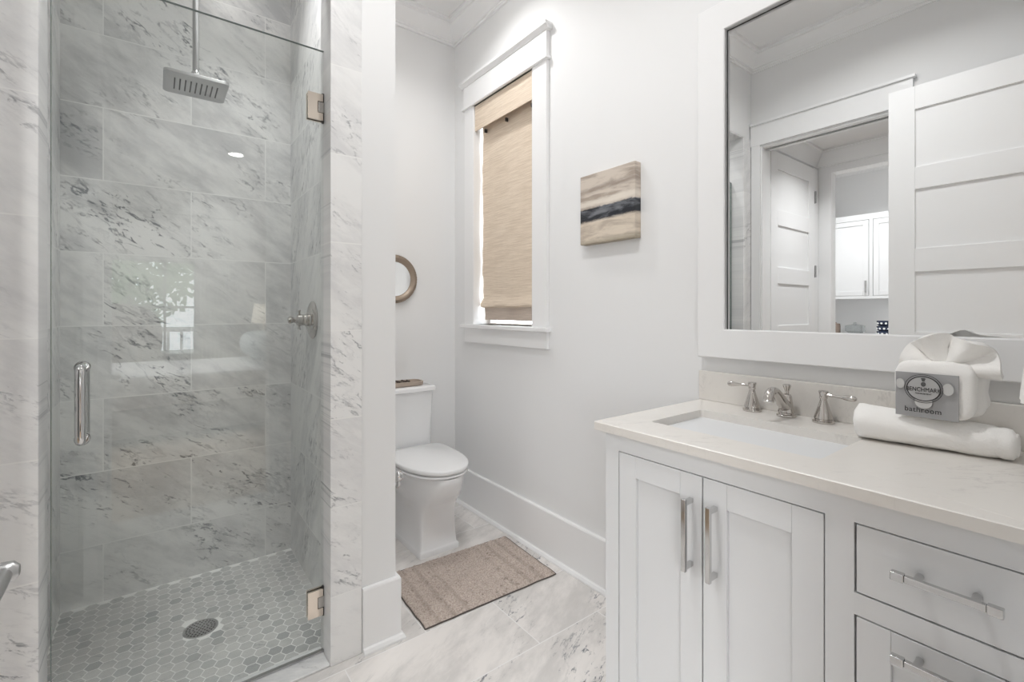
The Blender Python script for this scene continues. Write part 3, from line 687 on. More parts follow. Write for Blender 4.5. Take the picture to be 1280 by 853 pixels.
bm = bmesh.new(); lathe(bm, [(0.024, 0), (0.024, 0.003), (0.018, 0.004), (0.016, 0.002), (0.0, 0.006)], (scx + 0.02, scy, 0.753))
obj('drain', bm, 'chrome', sk)
# widespread faucet
fa = thing('faucet', 'polished nickel widespread faucet with two lever handles', 'faucet', (1.487, 0.613, CT))
Z0 = CT
sp = bmesh.new(); fx, fy = 1.487, 0.613
lathe(sp, [(0.0255, 0), (0.0265, 0.003), (0.0255, 0.006), (0.021, 0.008), (0.0205, 0.012), (0.023, 0.014), (0.022, 0.018), (0.0185, 0.030), (0.0165, 0.045), (0.0145, 0.060), (0.0115, 0.066), (0.0, 0.067)], (fx, fy, Z0))
pth = smooth_path([(fx + 0.002, fy, Z0 + 0.026), (fx - 0.018, fy, Z0 + 0.038), (fx - 0.040, fy, Z0 + 0.056), (fx - 0.062, fy, Z0 + 0.075), (fx - 0.080, fy, Z0 + 0.085), (fx - 0.098, fy, Z0 + 0.084), (fx - 0.110, fy, Z0 + 0.074), (fx - 0.114, fy, Z0 + 0.060)], 6)
n_ = len(pth); tube(sp, pth, [0.019 - 0.0085 * min(1, i / (n_ * 0.55)) + 0.004 * max(0, (i / n_ - 0.6) / 0.4) for i in range(n_)], 20)
spo = obj('spout', sp, 'nickel', fa, sharp=50)
bm = bmesh.new(); lathe(bm, [(0.014, 0), (0.015, 0.003), (0.013, 0.006)], (fx - 0.114, fy, Z0 + 0.056), (0.1, 0, 1), 20); obj('aerator', bm, 'nickel', spo)
bm = bmesh.new(); lathe(bm, [(0.006, 0.060), (0.0055, 0.074), (0.007, 0.078), (0.0105, 0.088), (0.0115, 0.092), (0.008, 0.095), (0.0, 0.096)], (fx + 0.004, fy, Z0), (0, 0, 1), 20); obj('lift_rod', bm, 'nickel', spo)
for hy, s in ((0.713, 1), (0.516, -1)):
    bm = bmesh.new(); hx_ = 1.487
    lathe(bm, [(0.0265, 0), (0.0275, 0.003), (0.0265, 0.006), (0.022, 0.0075), (0.0215, 0.010), (0.0235, 0.013), (0.0225, 0.018), (0.018, 0.032), (0.013, 0.048), (0.0095, 0.060), (0.0085, 0.066), (0.0105, 0.070), (0.0095, 0.074), (0.0105, 0.080), (0.0125, 0.086), (0.0115, 0.089), (0.0, 0.090)], (hx_, hy, Z0), (0, 0, 1), 28)
    h = obj('handle', bm, 'nickel', fa, label='bell shaped lever handle %s the spout' % ('behind' if s > 0 else 'in front of'))
    bm = bmesh.new()
    tube(bm, [(hx_, hy + s * d, Z0 + 0.079 - 0.003 * (d / 0.08)) for d in (0.006, 0.018, 0.03, 0.042, 0.050, 0.060, 0.068, 0.074, 0.078)], [0.0055, 0.0045, 0.004, 0.0045, 0.0062, 0.0078, 0.0082, 0.0072, 0.004], 16)
    obj('lever', bm, 'nickel', h)

# ------------------------------------------------------------------ big framed mirror
MX = 1.540
bmr = thing('vanity_mirror', 'large white framed mirror over the vanity', 'mirror', (1.54, 0.47, 1.058))
fy0, fy1, fz0, fz1 = 0.018, 0.920, 1.060, 2.268; fw = 0.098
bm = bmesh.new()
pf = [(0.0, XR - 0.0005), (0.0, 1.524), (0.003, 1.521), (fw - 0.003, 1.521), (fw, 1.524), (fw, MX + 0.004), (fw, XR - 0.0005)]
rings = []
for yy, zz, sy, sz in ((fy0, fz0, 1, 1), (fy1, fz0, -1, 1), (fy1, fz1, -1, -1), (fy0, fz1, 1, -1)):
    rings.append([(xx, yy + sy * d, zz + sz * d) for d, xx in pf])
rings.append(rings[0]); loft(bm, rings, True, False, False); bmesh.ops.remove_doubles(bm, verts=bm.verts, dist=1e-6)
obj('frame', bm, 'trim', bmr, sharp=30)
g0, g1, g2, g3 = fy0 + fw - 0.001, fy1 - fw + 0.001, fz0 + fw - 0.001, fz1 - fw + 0.001
obj('glass', boxes((MX, MX + 0.005, g0, g1, g2, g3)), 'mirror', bmr)
e_ = 0.0022
obj('shadow_strip', boxes((MX - 0.002, MX - 0.0002, g1 - e_ - 0.001, g1 - 0.0012, g2, g3), (MX - 0.002, MX - 0.0002, g0, g1, g3 - e_ - 0.001, g3 - 0.0012)), 'dark', bmr, label='thin dark strip for the shadow gap at the edge of the glass')  # shadow between frame and glass, built in as dark strips

# ------------------------------------------------------------------ towels
def terry(bm, amp, freq, seed=0):
    bmesh.ops.recalc_face_normals(bm, faces=bm.faces); bm.normal_update()
    for v in bm.verts:
        v.co += v.normal * amp * noise.noise(v.co * freq + Vector((seed, seed * 2, 0)))
rt = thing('rolled_towel', 'rolled white towel lying on the countertop under the towel bundle', 'towel', (1.40, 0.275, CT))
bm = bmesh.new(); rings = []; SEG = 48; N = 40
A0, A1 = Vector((1.392, 0.412)), Vector((1.425, 0.138))
for i in range(N + 1):
    s = i / N; c = A0.lerp(A1, s); r = 0.0445 - 0.010 * s
    end = min(s, 1 - s) * 0.28
    rr = r * (1 - max(0, 1 - end / 0.010) ** 2 * 0.35) - (0.0022 if 0.885 < s < 0.905 else 0)
    sq = 0.94
    ring = []
    for k in range(SEG):
        t = 2 * PI * k / SEG
        ring.append((c.x + rr * 1.08 * math.cos(t), c.y + rr * 0.12 * math.cos(t), CT + 0.0005 + r * sq + max(rr * sq * math.sin(t), -r * sq)))
    rings.append(ring)
loft(bm, rings); terry(bm, 0.0022, 38)
for v in bm.verts: v.co.z = max(v.co.z, CT + 0.0004)
rl = obj('roll', bm, 'towel', rt, sharp=70)
bm = bmesh.new(); pts = []; d = (A1 - A0).normalized()
for i in range(90):
    t = i * 0.28; r = 0.005 + 0.021 * i / 90
    pts.append((A1.x - d.x * 0.0015 + r * math.cos(t), A1.y - d.y * 0.0015, CT + 0.0335 + r * 0.92 * math.sin(t)))
tube(bm, pts, 0.0032, 8); obj('spiral_edge', bm, 'towel', rl)

tb = thing('towel_bundle', 'tied white washcloth bundle with grey bathroom sachet on the rolled towel', 'towel', (1.41, 0.255, 0.985))
def pillow(cx, cy, cz, hx_, hy_, hz_, e=5, nu=36, nv=24, amp=0.003, fr_=40, seed=0):
    b = bmesh.new(); rings = []
    def sp_(v, q): return math.copysign(abs(v) ** (2 / q), v)
    for i in range(nv + 1):
        ph = -PI / 2 + PI * i / nv; ph = max(min(ph, PI / 2 - 0.02), -PI / 2 + 0.02)
        rings.append([(cx + hx_ * sp_(math.cos(ph), e) * sp_(math.cos(t), e), cy + hy_ * sp_(math.cos(ph), e) * sp_(math.sin(t), e), cz + hz_ * sp_(math.sin(ph), e)) for t in [2 * PI * k / nu for k in range(nu)]])
    loft(b, rings); terry(b, amp, fr_, seed); return b
BZ = 0.982
obj('front_cloth', pillow(1.395, 0.263, BZ + 0.063, 0.030, 0.068, 0.062, 5, seed=3), 'towel', tb, sharp=80)
obj('back_cloth', pillow(1.447, 0.256, BZ + 0.058, 0.034, 0.072, 0.057, 4, seed=9, amp=0.008, fr_=32), 'towel', tb, sharp=80)
# pleated fan on top, gathered at a tie
bm = bmesh.new(); rows = []; NT_, NR = 96, 10
px, py, pz = 1.418, 0.250, BZ + 0.107
for i in range(NT_ + 1):
    th = math.radians(-98 + 196 * i / NT_)          # from +y round over the top to -y
    L_ = 0.080 + 0.010 * math.cos(2.0 * th) - 0.012 * math.exp(-((th - 0.15) / 0.25) ** 2) + 0.016 * max(0, math.sin(th)) ** 2
    row = []
    for j in range(NR + 1):
        r = 0.006 + L_ * j / NR
        pl_ = math.sin(th * 7 + 0.6) * 0.017 * (j / NR) ** 0.8 + 0.006 * noise.noise(Vector((th * 3, r * 30, 0)))
        row.append(bm.verts.new((px + pl_ - 0.012 * j / NR, py - math.sin(th) * r * 1.02, pz + math.cos(th) * r * 0.86 + 0.004 * math.cos(th * 7) * (j / NR))))
    rows.append(row)
for a, b in zip(rows, rows[1:]):
    for j in range(NR): bm.faces.new((a[j], a[j + 1], b[j + 1], b[j]))
bm.normal_update(); bmesh.ops.solidify(bm, geom=bm.faces[:], thickness=0.008); terry(bm, 0.002, 45)
obj('fan', bm, 'towel', tb, sharp=80, label='pleated fan of cloth above the tie')
bm = bmesh.new(); tube(bm, [(px + 0.03 * math.cos(t), py + 0.04 * math.sin(t), pz + 0.001) for t in [2 * PI * k / 24 for k in range(25)]], 0.008, 10)
obj('tie', bm, 'towel', tb)
# sachet: a thin pouch standing against the bundle
CX = 1.3600; cy0, cy1, cz0, cz1 = 0.218, 0.325, BZ + 0.0005, BZ + 0.099
bm = bmesh.new(); rows = []
for i in range(17):
    row = []
    for j in range(13):
        s, t = i / 16, j / 12; row.append(bm.verts.new((CX + 0.0010 * noise.noise(Vector((s * 4, t * 4, 2))), cy0 + (cy1 - cy0) * s, cz0 + (cz1 - cz0) * t)))
    rows.append(row)
for a, b in zip(rows, rows[1:]):
    for j in range(12): bm.faces.new((a[j], a[j + 1], b[j + 1], b[j]))
bm.normal_update(); bmesh.ops.solidify(bm, geom=bm.faces[:], thickness=0.004)
sa = obj('sachet', bm, 'greyfilm', tb, label='grey square sachet with an oval emblem')
W_, H_ = cy1 - cy0, cz1 - cz0
def cp(u, v, off=0.0030): return (CX - off, cy1 - u * W_, cz0 + v * H_)
def disc(u, v, ru, rv, off):
    b = bmesh.new(); c = cp(u, v, off)
    loft(b, [[(c[0] + dx, c[1] + ru * W_ * math.cos(t), c[2] + rv * H_ * math.sin(t)) for t in [2 * PI * k / 40 for k in range(40)]] for dx in (0.0006, 0)]); return b
def ring2(u, v, ru, rv, w_, off):
    b = bmesh.new(); c = cp(u, v, off); tube(b, [(c[0], c[1] + ru * W_ * math.cos(t), c[2] + rv * H_ * math.sin(t)) for t in [2 * PI * k / 64 for k in range(65)]], w_, 6); return b
for a in ((0.09, 0.74, 0.070, 0.115), (0.85, 0.69, 0.085, 0.13), (0.47, 0.36, 0.14, 0.15)):
    obj('soap_disc', disc(*a, 0.0054), 'pale', sa, label='pale disc showing through the sachet')
obj('emblem_field', disc(0.47, 0.66, 0.265, 0.27, 0.0060), mat('emblem_grey', (0.42, 0.42, 0.42), 0.35), sa)
obj('emblem_ring', ring2(0.47, 0.66, 0.265, 0.27, 0.0008, 0.0062), 'black', sa)
obj('emblem_ring', ring2(0.47, 0.66, 0.305, 0.315, 0.00045, 0.0058), 'black', sa)
b = bmesh.new(); c = cp(0.47, 0.80, 0.0066)
for dz, ry, rz in ((-0.004, 0.0042, 0.0052), (0.0045, 0.0030, 0.0024), (0.008, 0.0044, 0.0020)):
    b2 = [[(c[0] + dx, c[1] + ry * math.cos(t), c[2] + dz + rz * math.sin(t)) for t in [2 * PI * k / 20 for k in range(20)]] for dx in (0.0005, 0)]
    loft(b, b2)
obj('crest', b, mat('crest_grey', (0.10, 0.10, 0.10), 0.6), sa)
text('lettering', 'BENCHMARK', 0.0135, cp(0.47, 0.635, 0.0066), 'black', sa, sx=0.72, spacing=1.04)
text('lettering', 'MANAGEMENT', 0.0040, cp(0.47, 0.545, 0.0066), 'black', sa, sx=1.05)
text('lettering', 'bathroom', 0.0155, cp(0.46, 0.17, 0.0062), 'black', sa, bold=0.00012, sx=0.95, spacing=1.08)

# hand towel hanging from a ring on the rear wall at the far end of the counter
ht = thing('hand_towel', 'white hand towel hanging at the far right edge of the photo', 'towel', (1.30, 0.05, 1.05))
bm = bmesh.new(); rings = []
for i in range(25):
    s = i / 24; z = 1.055 + 0.36 * s; hw = 0.085 - 0.045 * s ** 1.5; th = max(0.012, 0.038 - 0.030 * s)
    ring = []
    for k in range(40):
        t = 2 * PI * k / 40; f = 1 + 0.12 * math.sin(9 * t + s * 2) * (1 - 0.6 * s)
        ring.append((1.285 + hw * math.cos(t), 0.083 + th * math.sin(t) * (0.5 + 0.5 * f) + 0.002 * math.sin(6 * math.cos(t) * 1.5), z))
    rings.append(ring)
loft(bm, rings); terry(bm, 0.0015, 60); obj('cloth', bm, 'towel', ht, sharp=80)
tg = thing('towel_ring', 'chrome towel ring on the wall holding the hand towel', 'towel ring', (1.285, 0.0, 1.45))
bm = bmesh.new(); lathe(bm, [(0.024, 0), (0.024, 0.006), (0.012, 0.010), (0.010, 0.078), (0.013, 0.082), (0.010, 0.088)], (1.285, 0.0, 1.50), (0, 1, 0), 24); obj('post', bm, 'chrome', tg)
bm = bmesh.new(); tube(bm, [(1.285 + 0.075 * math.sin(t), 0.083, 1.425 + 0.075 * math.cos(t)) for t in [2 * PI * k / 40 for k in range(41)]], 0.0045, 10); obj('ring', bm, 'chrome', tg)

# ------------------------------------------------------------------ doors
def panel_door(bm, along, a0, a1, b0, b1, z0=0.012, z1=2.443):
    """five panel door; 'along' x or y; a = extent along the wall, b = thickness"""
    def bx(p0, p1, q0, q1, zz0, zz1):
        if along == 'y': box(bm, q0, q1, p0, p1, zz0, zz1)
        else: box(bm, p0, p1, q0, q1, zz0, zz1)
    st = 0.115; rails = [(z1 - 0.126, z1)]; zt = z1 - 0.126
    bx(a0, a0 + st, b0, b1, z0, z1); bx(a1 - st, a1, b0, b1, z0, z1)
    zs = [(1.882, 2.003), (1.433, 1.559), (0.985, 1.108), (0.545, 0.665), (z0, 0.215)]
    bx(a0 + st, a1 - st, b0, b1, z1 - 0.126, z1)
    for q in zs: bx(a0 + st, a1 - st, b0, b1, *q)
    bx(a0 + st - 0.002, a1 - st + 0.002, b0 + 0.011, b1 - 0.011, z0 + 0.05, z1 - 0.05)
d2 = sthing('door_1', 'white five panel bathroom door standing open against the left wall, seen in the mirror', 'door', (-0.222, 0.41, 0))
bm = bmesh.new(); panel_door(bm, 'y', 0.006, 0.816, -0.245, -0.200); obj('leaf', bm, 'trim', d2, bevel=0.0015)
bm = bmesh.new(); lathe(bm, [(0.028, 0), (0.028, 0.005), (0.016, 0.010), (0.0105, 0.014), (0.0105, 0.058), (0.012, 0.062), (0.011, 0.072), (0.006, 0.077)], (-0.200, 0.757, 0.928), (1, 0, 0), 28)
tube(bm, smooth_path([(-0.136, 0.757, 0.928), (-0.135, 0.72, 0.928), (-0.136, 0.67, 0.926), (-0.140, 0.635, 0.924)], 5), 0.0088, 16)
obj('handle', bm, 'satin', d2, label='nickel lever handle')
for z in (0.25, 1.22, 2.2): obj('hinge', tube(bmesh.new(), [(-0.206, 0.004, z - 0.05), (-0.206, 0.004, z + 0.05)], 0.006, 10), 'satin', d2)
# doorway in the left wall (pocket door slot), its casing
d1 = sthing('door_2', 'white cased doorway to the small hall, seen in the large mirror', 'doorway', (XL, 1.19, 0))
obj('casing', boxes((XL, XL + 0.02, 1.585, 1.645, 0, 2.40), (XL, XL + 0.02, 0.742, 0.80, 0, 2.40), (XL, XL + 0.022, 0.738, 1.649, 2.40, 2.545)), 'trim', d1, bevel=0.0015)
obj('cap', boxes((XL, XL + 0.036, 0.725, 1.650, 2.545, 2.562)), 'trim', d1, bevel=0.003)
obj('jamb', boxes((XL - 0.12, XL + 0.004, 1.575, 1.586, 0, 2.40), (XL - 0.12, XL + 0.004, 0.799, 0.81, 0, 2.40), (XL - 0.045, XL + 0.004, 0.81, 1.575, 2.385, 2.402), (XL - 0.12, XL - 0.085, 0.81, 1.575, 2.385, 2.402)), 'trim', d1)
obj('track', boxes((XL - 0.085, XL - 0.045, 0.81, 1.575, 2.396, 2.401)), 'dark', d1, label='dark pocket door track')

# ------------------------------------------------------------------ hall and cabinet nook seen through the doorway in the mirror
HX = -1.54
struct('wall_hall', boxes((HX - 0.10, XL - 0.12, 1.665, 1.78, 0, 2.7), (HX - 0.10, HX, 1.545, 1.70, 0, 2.7), (HX - 0.10, HX, -0.13, 0.60, 0, 2.7), (HX - 0.10, HX, 0.60, 1.545, 2.41, 2.7), (HX - 0.1, XL - 0.12, -0.2, -0.13, 0, 2.7)), 'trim', 'white hall walls behind the doorway in the mirror', 'wall')
struct('ceiling.001', boxes((HX - 0.10, XL - 0.12, -0.2, 1.78, 2.60, 2.70)), 'ceil', 'low white hall ceiling seen in the mirror', 'ceiling')
struct('floor.002', boxes((-4.0, XL - 0.12, -0.2, 3.3, -0.08, 0.0)), 'oak', 'wood floor of the hall', 'floor')
hc = [(0, 2.470), (0.016, 2.474), (0.020, 2.49), (0.070, 2.560), (0.078, 2.582), (0.092, 2.584), (0.094, 2.602), (0, 2.602)]
bm = bmesh.new(); sweep_inset(bm, [(XL - 0.12, 1.665), (HX, 1.665), (HX, -0.13)], hc, False)
struct('trim_3', bm, 'trim', 'white crown moulding in the small hall', 'crown moulding', sharp=25)
d3 = sthing('door_3', 'white panelled hall door with two dark hinges, seen in the mirror', 'door', (-1.03, 1.65, 0))
bm = bmesh.new(); panel_door(bm, 'x', -1.425, -0.615, 1.630, 1.664, 0.012, 2.440); obj('leaf', bm, 'trim', d3, bevel=0.0015)
for z in (2.20, 1.56, 0.3): obj('hinge', boxes((-1.447, -1.430, 1.622, 1.645, z - 0.05, z + 0.05)), 'satin', d3, label='dark metal hinge')
obj('casing', boxes((-1.535, -1.432, 1.640, 1.664, 0, 2.46), (-0.610, -0.50, 1.640, 1.664, 0, 2.46)), 'trim', d3, bevel=0.0015)
# nook shell
struct('wall_nook', boxes((-4.0, -3.9, 0.6, 2.45, 0, H), (-4.0, HX - 0.10, 2.35, 2.45, 0, H), (-4.0, HX - 0.10, 0.5, 0.6, 0, H), (HX - 0.16, HX - 0.10, 1.7, 2.45, 0, H), (HX - 0.16, HX - 0.10, 0.5, 1.7, 2.60, H)), 'wall', 'pale wall behind the hall cabinets in the mirror', 'wall')
struct('ceiling.002', boxes((-4.0, HX - 0.10, 0.5, 2.45, H, H + 0.1)), 'ceil', 'ceiling above the hall cabinets', 'ceiling')
bm = bmesh.new(); sweep_inset(bm, [(HX - 0.16, 2.35), (-3.9, 2.35), (-3.9, 0.6)], [(d, z) for d, z in crown], False)
struct('trim_4', bm, 'trim', 'crown moulding above the hall cabinets', 'crown moulding', sharp=25)
uc = thing('upper_cabinet', 'white wall cabinet with shaker doors, seen through the mirrored doorway', 'cabinet', (-3.75, 1.6, 1.37))
obj('carcass', boxes((-3.898, -3.622, 0.9, 2.33, 1.372, 2.37)), 'cab', uc)
obj('fascia', boxes((-3.62, -3.60, 0.9, 2.33, 2.30, 2.37), (-3.62, -3.60, 0.9, 2.33, 1.365, 1.40), (-3.62, -3.60, 1.81, 1.845, 1.40, 2.30)), 'cab', uc, bevel=0.002)
def shaker_px(y0, y1, z0, z1, st, x):
    b = bmesh.new()
    for q in ((x - 0.02, x, y0, y0 + st, z0, z1), (x - 0.02, x, y1 - st, y1, z0, z1), (x - 0.02, x, y0 + st, y1 - st, z1 - st, z1), (x - 0.02, x, y0 + st, y1 - st, z0, z0 + st), (x - 0.018, x - 0.009, y0 + st - 0.002, y1 - st + 0.002, z0 + st - 0.002, z1 - st + 0.002)): box(b, *q)
    return b
for y0, y1 in ((1.85, 2.32), (1.36, 1.805), (0.91, 1.355)):
    d = obj('door', shaker_px(y0, y1, 1.404, 2.296, 0.055, -3.60), 'cab', uc, bevel=0.0015)
    obj('handle', boxes((-3.60, -3.575, y0 + 0.022, y0 + 0.034, 1.44, 1.58)), 'satin', d, bevel=0.002)
lc = thing('base_cabinet', 'white base cabinet under the hall counter in the mirror', 'cabinet', (-3.6, 1.6, 0))
obj('carcass', boxes((-3.898, -3.32, 0.9, 2.33, 0.0, 0.89)), 'cab', lc)
for y0, y1 in ((1.85, 2.32), (1.36, 1.805), (0.91, 1.355)): obj('door', shaker_px(y0, y1, 0.12, 0.86, 0.055, -3.298), 'cab', lc)
hcn = obj('hall_counter', boxes((-3.898, -3.29, 0.9, 2.34, 0.892, 0.93)), 'porc', bevel=0.003); tag(hcn, 'white counter with jars and dark cups, seen in the mirror', 'countertop')
jar = thing('glass_dish', 'clear covered glass dish on the mirrored white counter', 'dish', (-3.62, 1.99, 0.93))
bm = bmesh.new(); lathe(bm, [(0.07, 0.03), (0.10, 0.05), (0.10, 0.11), (0.098, 0.115), (0.02, 0.13), (0.015, 0.14), (0.018, 0.15), (0.0, 0.155)], (-3.62, 1.99, 0.93)); obj('cover', bm, 'clear', jar)
bm = bmesh.new(); lathe(bm, [(0.06, 0), (0.12, 0.012), (0.13, 0.02), (0.12, 0.024), (0.0, 0.024)], (-3.62, 1.99, 0.93)); obj('plate', bm, 'satin', jar)
cn = thing('canister', 'brown stoneware canister on the mirrored white counter', 'canister', (-3.60, 2.19, 0.93))
bm = bmesh.new(); lathe(bm, [(0.05, 0), (0.055, 0.01), (0.055, 0.11), (0.05, 0.12)], (-3.60, 2.19, 0.93)); obj('body', bm, 'canister', cn)
bm = bmesh.new(); lathe(bm, [(0.052, 0.12), (0.052, 0.135), (0.015, 0.14), (0.015, 0.15), (0.0, 0.155)], (-3.60, 2.19, 0.93)); obj('lid', bm, 'canister', cn)
for i, l in enumerate(('lowest', 'middle', 'topmost')):
    b = bmesh.new(); zc = 0.93 + 0.06 * i
    lathe(b, [(0.045, 0.0005), (0.062, 0.012), (0.068, 0.05), (0.066, 0.058), (0.060, 0.05), (0.0, 0.02)], (-3.55, 1.69, zc))
    c = thing('cup', 'dark blue patterned cup on the mirrored counter, %s of its stack' % l, 'cup', (-3.55, 1.69, zc), 'stacked dark cups')
    obj('body', b, 'mug', c)
    b = bmesh.new()
    for k in range(10):
        a = 2 * PI * k / 10 + i; bmesh.ops.create_icosphere(b, subdivisions=1, radius=0.013, matrix=Matrix.Translation((-3.55 + 0.062 * math.cos(a), 1.69 + 0.062 * math.sin(a), zc + 0.03)))
    obj('dot', b, 'porc', c)

# ------------------------------------------------------------------ bedroom behind the camera (mirrored faintly in the shower glass)
struct('floor.003', boxes((-2.1, 2.7, -5.1, -0.06, -0.08, 0.0)), 'oak', 'wood floor of the bedroom', 'floor')
struct('ceiling.003', boxes((-2.1, 2.7, -5.1, -0.13, H, H + 0.1)), 'ceil', 'white bedroom ceiling', 'ceiling')
BWx0, BWx1, BWz0, BWz1 = -0.62, 0.47, 0.55, 1.96
struct('wall_bedroom', boxes((-2.1, BWx0, -5.1, -5.0, 0, H), (BWx1, 2.7, -5.1, -5.0, 0, H), (BWx0, BWx1, -5.1, -5.0, 0, BWz0), (BWx0, BWx1, -5.1, -5.0, BWz1, H), (-2.1, -2.0, -5.1, -4.0, 0, H), (-2.1, -2.0, -1.8, -0.13, 0, H), (-2.1, -2.0, -4.0, -1.8, 0, 0.5), (-2.1, -2.0, -4.0, -1.8, 2.4, H), (2.6, 2.7, -5.1, -0.13, 0, H),
       (-2.1, XL - 0.12, -0.2, -0.13, 0, H), (XR, 2.7, -0.2, -0.13, 0, H)), 'greige', 'greige bedroom walls mirrored faintly in the shower glass', 'wall')
w2 = sthing('window_2', 'bedroom window with green trees outside, mirrored in the shower glass', 'window', (-0.08, -5.0, 0.55))
xm_ = 0.096
obj('frame', boxes((BWx0, BWx0 + 0.03, -5.06, -5.02, BWz0, BWz1), (BWx1 - 0.02, BWx1, -5.06, -5.02, BWz0, BWz1), (BWx0, BWx1, -5.06, -5.02, BWz1 - 0.03, BWz1), (BWx0, BWx1, -5.06, -5.02, BWz0, BWz0 + 0.04),
    (xm_ - 0.016, xm_ + 0.016, -5.06, -5.02, BWz0, BWz1), (BWx0, BWx1, -5.06, -5.02, 1.262, 1.294)), mat('grey_window_frame', (0.25, 0.25, 0.25), 0.5), w2)
obj('pane', boxes((BWx0, BWx1, -5.042, -5.038, BWz0, BWz1)), 'pane', w2)
w3 = sthing('added_window', 'wide unseen side window added to light the bedroom', 'window', (-2.05, -2.9, 0.5))  # unseen window, added to carry the bedroom fill light
obj('frame', boxes((-2.07, -2.03, -4.0, -3.95, 0.5, 2.4), (-2.07, -2.03, -1.85, -1.8, 0.5, 2.4), (-2.07, -2.03, -3.95, -1.85, 0.5, 0.55), (-2.07, -2.03, -3.95, -1.85, 2.35, 2.4), (-2.06, -2.04, -2.92, -2.88, 0.55, 2.35)), 'trim', w3)
bed = thing('bed', 'bed with white covers, mirrored faintly in the shower glass', 'bed', (0.2, -2.7, 0))
obj('base', boxes((-0.85, 1.25, -3.42, -2.0, 0.06, 0.32)), 'taupe', bed, bevel=0.02)
for q in ((-0.83, -0.77, -3.4, -3.34, 0, 0.07), (-0.83, -0.77, -2.08, -2.02, 0, 0.07), (1.17, 1.23, -3.4, -3.34, 0, 0.07), (1.17, 1.23, -2.08, -2.02, 0, 0.07)): obj('leg', boxes(q), 'dark', bed)
obj('duvet', pillow(0.2, -2.7, 0.48, 1.08, 0.75, 0.165, 9, 72, 30, 0.015, 4), 'linen', bed, sharp=80)
obj('headboard', boxes((1.26, 1.34, -3.46, -1.96, 0, 1.15)), 'taupe', bed, bevel=0.03)
for i, (yy, l) in enumerate(((-3.0, 'far'), (-2.38, 'near'))):
    p = obj('bed_pillow', pillow(1.02, yy, 0.825, 0.22, 0.27, 0.155, 2.6, 40, 24, 0.008, 8, i), 'stripe', sharp=80); tag(p, 'pale aqua pillow on the %s side of the mirrored bed' % l, 'pillow', 'bed pillows')
nsd = thing('nightstand', 'dark nightstand beside the mirrored bed', 'nightstand', (1.15, -3.75, 0))
obj('body', boxes((0.92, 1.36, -3.98, -3.52, 0.12, 0.66)), 'taupe', nsd, bevel=0.006)
for q in ((0.94, 0.98, -3.96, -3.92, 0, 0.12), (0.94, 0.98, -3.58, -3.54, 0, 0.12), (1.30, 1.34, -3.96, -3.92, 0, 0.12), (1.30, 1.34, -3.58, -3.54, 0, 0.12)): obj('leg', boxes(q), 'dark', nsd)
obj('drawer', boxes((0.91, 0.92, -3.95, -3.55, 0.36, 0.63)), 'taupe', nsd)
lp = thing('table_lamp', 'bedside lamp with a cream shade, mirrored in the shower glass', 'lamp', (1.17, -3.7, 0.66))
bm = bmesh.new(); lathe(bm, [(0.08, 0), (0.08, 0.015), (0.03, 0.03), (0.07, 0.14), (0.06, 0.24), (0.015, 0.33), (0.012, 0.42)], (1.17, -3.7, 0.66)); obj('base', bm, 'porc', lp)
bm = bmesh.new(); lathe(bm, [(0.15, 0.40), (0.12, 0.66), (0.118, 0.66), (0.148, 0.40)], (1.17, -3.7, 0.66)); obj('shade', bm, 'lampshade', lp)
ac = thing('armchair', 'taupe armchair with a rounded back beyond the mirrored bed', 'armchair', (-0.25, -4.3, 0))
obj('backrest', pillow(-0.34, -4.05, 0.86, 0.40, 0.13, 0.45, 2.6, 40, 24, 0.01, 5), 'taupe', ac, sharp=80)
obj('seat', pillow(-0.34, -4.42, 0.36, 0.38, 0.32, 0.12, 5, 40, 20, 0.006, 5), 'taupe', ac, sharp=80)
for s in (-1, 1): obj('armrest', pillow(-0.34 + s * 0.40, -4.38, 0.46, 0.09, 0.34, 0.20, 4, 30, 20, 0.006, 5), 'taupe', ac, sharp=80)
for sx, sy in ((-1, -1), (-1, 1), (1, -1), (1, 1)):
    bm = bmesh.new(); tube(bm, [(-0.34 + sx * 0.34, -4.36 + sy * 0.28, 0), (-0.34 + sx * 0.32, -4.36 + sy * 0.26, 0.28)], [0.018, 0.028], 12); obj('leg', bm, 'dark', ac)
for x0, x1, l in ((-1.05, -0.66, 'left of'), (0.52, 0.95, 'right of')):
    bm = bmesh.new(); rows = []
    n_ = 48
    for zz in (0.03, 2.6): rows.append([bm.verts.new((x0 + (x1 - x0) * i / n_, -4.93 + 0.03 * math.sin(i * 1.05), zz)) for i in range(n_ + 1)])
    for i in range(n_): bm.faces.new((rows[0][i], rows[0][i + 1], rows[1][i + 1], rows[1][i]))
    bm.normal_update(); bmesh.ops.solidify(bm, geom=bm.faces[:], thickness=0.004)
    c = obj('curtain', bm, 'curtain', sharp=80); tag(c, 'white curtain %s the bedroom window in the reflection' % ('on the bed foot side of' if x0 < 0 else 'on the lamp side of'), 'curtain', 'bedroom curtains')
rod = obj('curtain_rod', tube(bmesh.new(), [(-1.15, -4.93, 2.63), (1.05, -4.93, 2.63)], 0.012, 12), 'dark'); tag(rod, 'dark rod carrying the bedroom curtains', 'curtain rod')
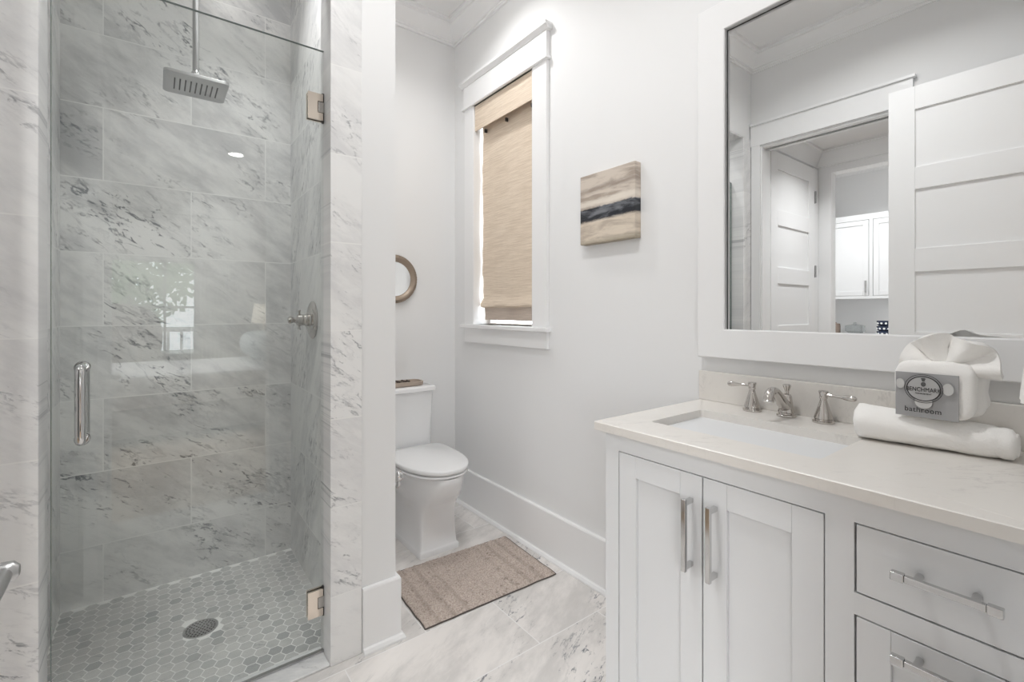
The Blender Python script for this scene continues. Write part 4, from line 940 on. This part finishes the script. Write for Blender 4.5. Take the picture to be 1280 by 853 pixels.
# outside
struct('ground', boxes((-8, 9, -16, -5.1, -0.3, -0.1)), 'ground', 'ground outside the bedroom window', 'ground')
def tree(x, y, h, lab, mk):
    t = thing('tree', lab, 'tree', (x, y, -0.1), 'trees outside the bedroom window')
    bm = bmesh.new(); tube(bm, [(x, y, -0.1), (x + 0.05, y, h * 0.4), (x - 0.05, y + 0.05, h * 0.8)], [0.13, 0.1, 0.04], 10); obj('trunk', bm, 'bark', t)
    bm = bmesh.new()
    for i in range(3200):
        r = random.random() ** 0.4; a = random.random() * 2 * PI; e = random.uniform(-1, 1)
        c = Vector((x + 1.5 * r * math.cos(a) * math.sqrt(1 - e * e), y + 1.2 * r * math.sin(a) * math.sqrt(1 - e * e), h * 0.62 + h * 0.42 * r * e))
        u = Vector((random.uniform(-1, 1), random.uniform(-1, 1), random.uniform(-1, 1))).normalized() * 0.11; v = u.orthogonal().normalized() * 0.055
        bm.faces.new([bm.verts.new(c + q) for q in (u, v, -u, -v)])
    obj('foliage', bm, mk, t, recalc=False)
tree(-0.5, -9.0, 4.2, 'leafy green tree outside the bedroom window, mirrored in the glass', 'leaf2')
tree(2.2, -12.6, 5.6, 'darker leafy tree behind the other outside the bedroom window', 'leaf')
rl_ = thing('porch_railing', 'white porch railing outside the bedroom window', 'railing', (0, -6.6, -0.1))
obj('rail', boxes((-2, 2.2, -6.65, -6.57, 0.86, 0.94), (-2, 2.2, -6.64, -6.58, 0.0, 0.06)), 'trim', rl_)
for i in range(22): obj('baluster', boxes((-1.95 + i * 0.19, -1.91 + i * 0.19, -6.63, -6.59, 0.05, 0.87)), 'trim', rl_)
obj('deck', boxes((-2.2, 2.4, -6.7, -5.12, -0.1, 0.0)), 'ground', rl_)

# ------------------------------------------------------------------ ceiling light fixtures
for cx_, cy_, cz_, p_, lab in CANS:
    t = thing('recessed_light', lab, 'ceiling light', (cx_, cy_, cz_), 'recessed ceiling lights')
    bm = bmesh.new(); lathe(bm, [(0.098, 0), (0.098, 0.003), (0.082, 0.008), (0.078, 0.002)], (cx_, cy_, cz_), (0, 0, -1), 40); obj('trim_ring', bm, 'trim', t)
    bm = bmesh.new(); lathe(bm, [(0.078, 0.0005), (0.078, 0.003)], (cx_, cy_, cz_), (0, 0, -1), 40); obj('lens', bm, 'lens', t)
